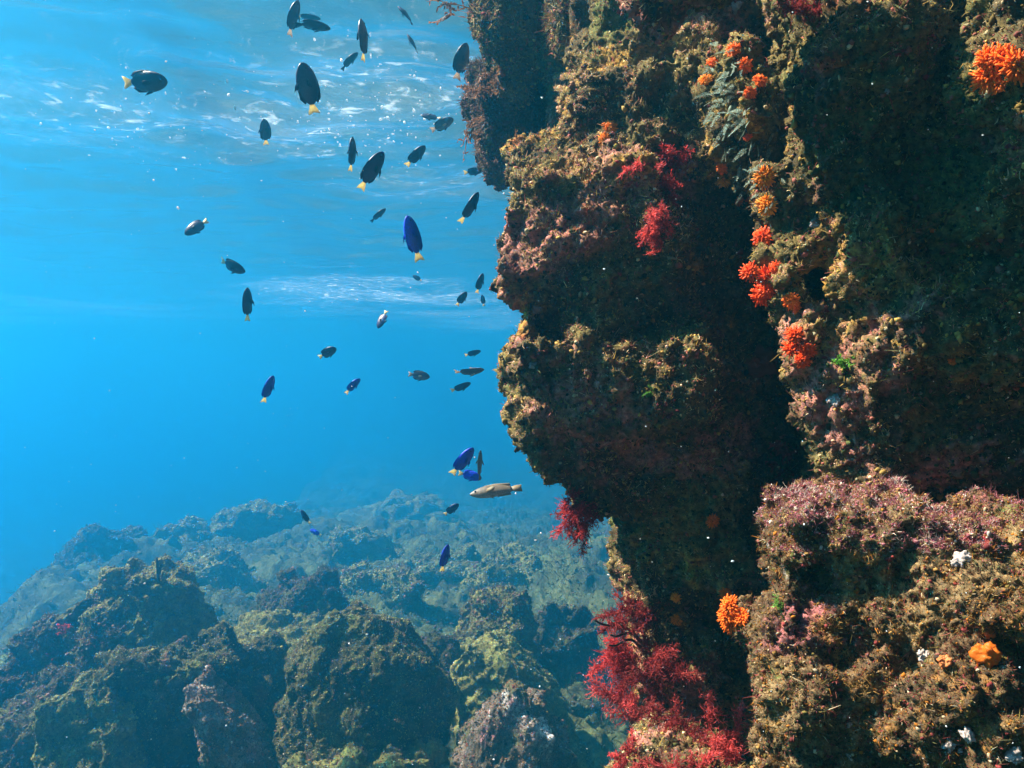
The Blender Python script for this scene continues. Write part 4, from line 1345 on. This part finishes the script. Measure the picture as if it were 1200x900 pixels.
FISH = [
    (170, 96, 58, -3, 'dark', 'biggest black fish with a yellow tail, alone at the far left top', 8, 12, 0.085),
    (343, 21, 42, 68, 'dark_right', 'dark fish rising with a pale tail, touching the pair at the top edge', 48, 10, 0.075),
    (367, 29, 43, -14, 'plain', 'arched brown fish sloping down to the right near the top edge', 55, 5, 0.075),
    (361, 20, 30, -8, 'navy', 'fish half hidden behind the arched brown fish', 60, 0, 0.075),
    (426, 47, 50, 96, 'dark', 'narrow black fish pointing straight up with a yellow tail, near the top', 68, 4, 0.078),
    (409, 71, 28, 38, 'plain', 'small dull fish just left of the narrow upright black one', 50, 10, 0.07),
    (361, 104, 56, 100, 'dark_left', 'big black fish turning upward with a wide pale yellow tail', 22, 20, 0.085),
    (311, 155, 28, 90, 'dark', 'small stubby black fish pointing up, below left of the big turning one', 25, 25, 0.07),
    (476, 17, 28, 135, 'plain', 'thin brownish fish slanting near the top edge, left of the hanging twig', 80, 0, 0.06),
    (484, 51, 26, 122, 'plain', 'thinnest slanting fish, below the brownish slanting one', 84, 0, 0.06),
    (540, 72, 42, 70, 'dark_right', 'black fish with spread fins and pale tail next to the shaded lobe', 25, 15, 0.078),
    (413, 181, 40, 88, 'dark', 'slim dark fish pointing straight up, left of the long slanted fish', 60, 8, 0.075),
    (435, 200, 52, 55, 'navy', 'long slanted blue black fish in the upper centre of the school', 38, 8, 0.080),
    (487, 183, 32, 42, 'navy', 'bluish fish with spread fins right of the long slanted one', 30, 20, 0.075),
    (505, 137, 24, 172, 'dark_left', 'dark curled fish touching the pale grey one', 58, 10, 0.07),
    (518, 146, 30, 24, 'grey', 'pale grey fish beside the hanging brown weed', 20, 10, 0.075),
    (555, 201, 24, 6, 'navy', 'small faded blue fish close to the tip of the shaded lobe', 30, 10, 0.07),
    (551, 244, 42, 62, 'navy', 'slanted blue fish with a yellow tail close to the second ledge', 48, 6, 0.078),
    (443, 252, 24, 38, 'plain', 'small grey brown fish above left of the vivid blue fish', 50, 6, 0.07),
    (484, 280, 54, 103, 'blue', 'largest vivid blue fish with an orange yellow tail pointing down', 30, 14, 0.082),
    (230, 266, 31, 217, 'dark', 'dark fish heading down to the left, alone at left of the school', 25, 10, 0.075),
    (272, 312, 36, -22, 'dark_left', 'dark fish pointing right with its tail raised at the left', 35, 12, 0.078),
    (290, 357, 40, 88, 'dark', 'black fish pointing straight up with an orange tail at the left', 50, 6, 0.078),
    (448, 374, 24, 248, 'navy', 'small fish diving head down below the bright surface band', 35, 15, 0.07),
    (489, 326, 12, 150, 'navy', 'tiny fish speck below the vivid blue fish', 0, 0, 0.06),
    (562, 332, 25, 70, 'navy', 'upper fish of the little trio near the ledges', 45, 6, 0.07),
    (541, 350, 20, 52, 'navy', 'left fish of the little trio near the ledges', 20, 15, 0.065),
    (566, 352, 13, 100, 'navy', 'smallest fish of the little trio near the ledges', 0, 20, 0.055),
    (384, 413, 24, 24, 'dark', 'stubby black fish with a yellow tail over the pale hump', 15, 20, 0.07),
    (314, 456, 35, 66, 'blue', 'blue fish with a yellow and white tail over the pale hump', 42, 10, 0.075),
    (413, 452, 25, 42, 'blue', 'small blue slanted fish right of the stubby black one', 40, 6, 0.07),
    (491, 440, 26, -8, 'grey', 'grey tan rounded fish left of the three level fish', 12, 10, 0.07),
    (554, 414, 20, 16, 'navy', 'uppermost of the three level fish beside the third ledge', 40, 5, 0.065),
    (550, 436, 36, 10, 'grey', 'middle and longest of the three level fish beside the third ledge', 58, 3, 0.075),
    (540, 454, 26, 25, 'navy', 'lowest of the three level fish beside the third ledge', 40, 5, 0.07),
    (542, 541, 42, 52, 'blue', 'vivid blue fish with a bright yellow tail above the tan wrasse', 28, 8, 0.078),
    (551, 557, 28, -14, 'blue', 'faded blue fish partly behind the small upright wrasse', 20, 10, 0.075),
    (562, 545, 36, 86, 'wrasse', 'small upright brown wrasse touching the two blue fish', 62, 5, 0.08),
    (581, 575, 62, 188, 'wrasse', 'long tan wrasse swimming level to the left above the reef', 25, 5, 0.12),
    (529, 597, 22, 38, 'navy', 'faint dark fish below the tan wrasse', 20, 10, 0.075),
    (521, 654, 34, 76, 'blue', 'small vivid blue fish pointing up low over the reef', 48, 6, 0.075),
    (358, 606, 20, 120, 'navy', 'faint dark fish low over the reef', 45, 10, 0.075),
    (370, 624, 15, 150, 'blue', 'tiny blue fish low over the reef', 30, 10, 0.07),
]
for a in FISH:
    fish(*a)

# ------------------------------------------------------------------ things drifting in the water
def specks(name, n, pos, rad, m, label):
    iv, jf = ico()
    p = pos(n)
    q = iv[None] * (1 + rng.normal(size=(n, 12, 1)) * 0.25) * rng.uniform(0.5, 1.4, (n, 1, 3)) * rad(n)[:, None, None] + p[:, None]
    f = (np.arange(n)[:, None, None] * 12 + jf[None]).reshape(-1, 3)
    o = link(name, mesh_np(name, q.reshape(-1, 3), f, m, True))
    tag(o, label, name.replace('_', ' '), kind='stuff')
def drift(n):
    Y = 0.28 + 2.6 * rng.random(n) ** 1.3
    return np.stack([(rng.random(n) - 0.5) * 1.5 * Y, Y, (rng.random(n) - 0.5) * 1.15 * Y], 1)
M_SNOW = plain('drifting_particle', (0.85, 0.85, 0.82), 0.6, 0.4)
specks('marine_snow', 2600, drift, lambda n: 0.00012 + 0.00036 * rng.random(n) ** 4, M_SNOW, 'white specks drifting all through the water')
def bub(n):
    c = np.array([P(*a) for a in [(385, 125, 4.0), (440, 118, 3.8), (455, 110, 3.9), (530, 125, 3.6), (410, 150, 4.4), (280, 120, 4.0), (100, 145, 4.6), (200, 180, 5.0), (440, 170, 4.6)]])
    i = rng.integers(0, len(c), n)
    return c[i] + rng.normal(size=(n, 3)) * np.array([0.16, 0.25, 0.07])
M_BUB = plain('air_bubble', (0.9, 0.95, 0.97), 0.15, 0.6, 0.6)
specks('air_bubbles', 260, bub, lambda n: 0.0022 + 0.006 * rng.random(n) ** 3, M_BUB, 'silvery air bubbles strung out just under the surface')
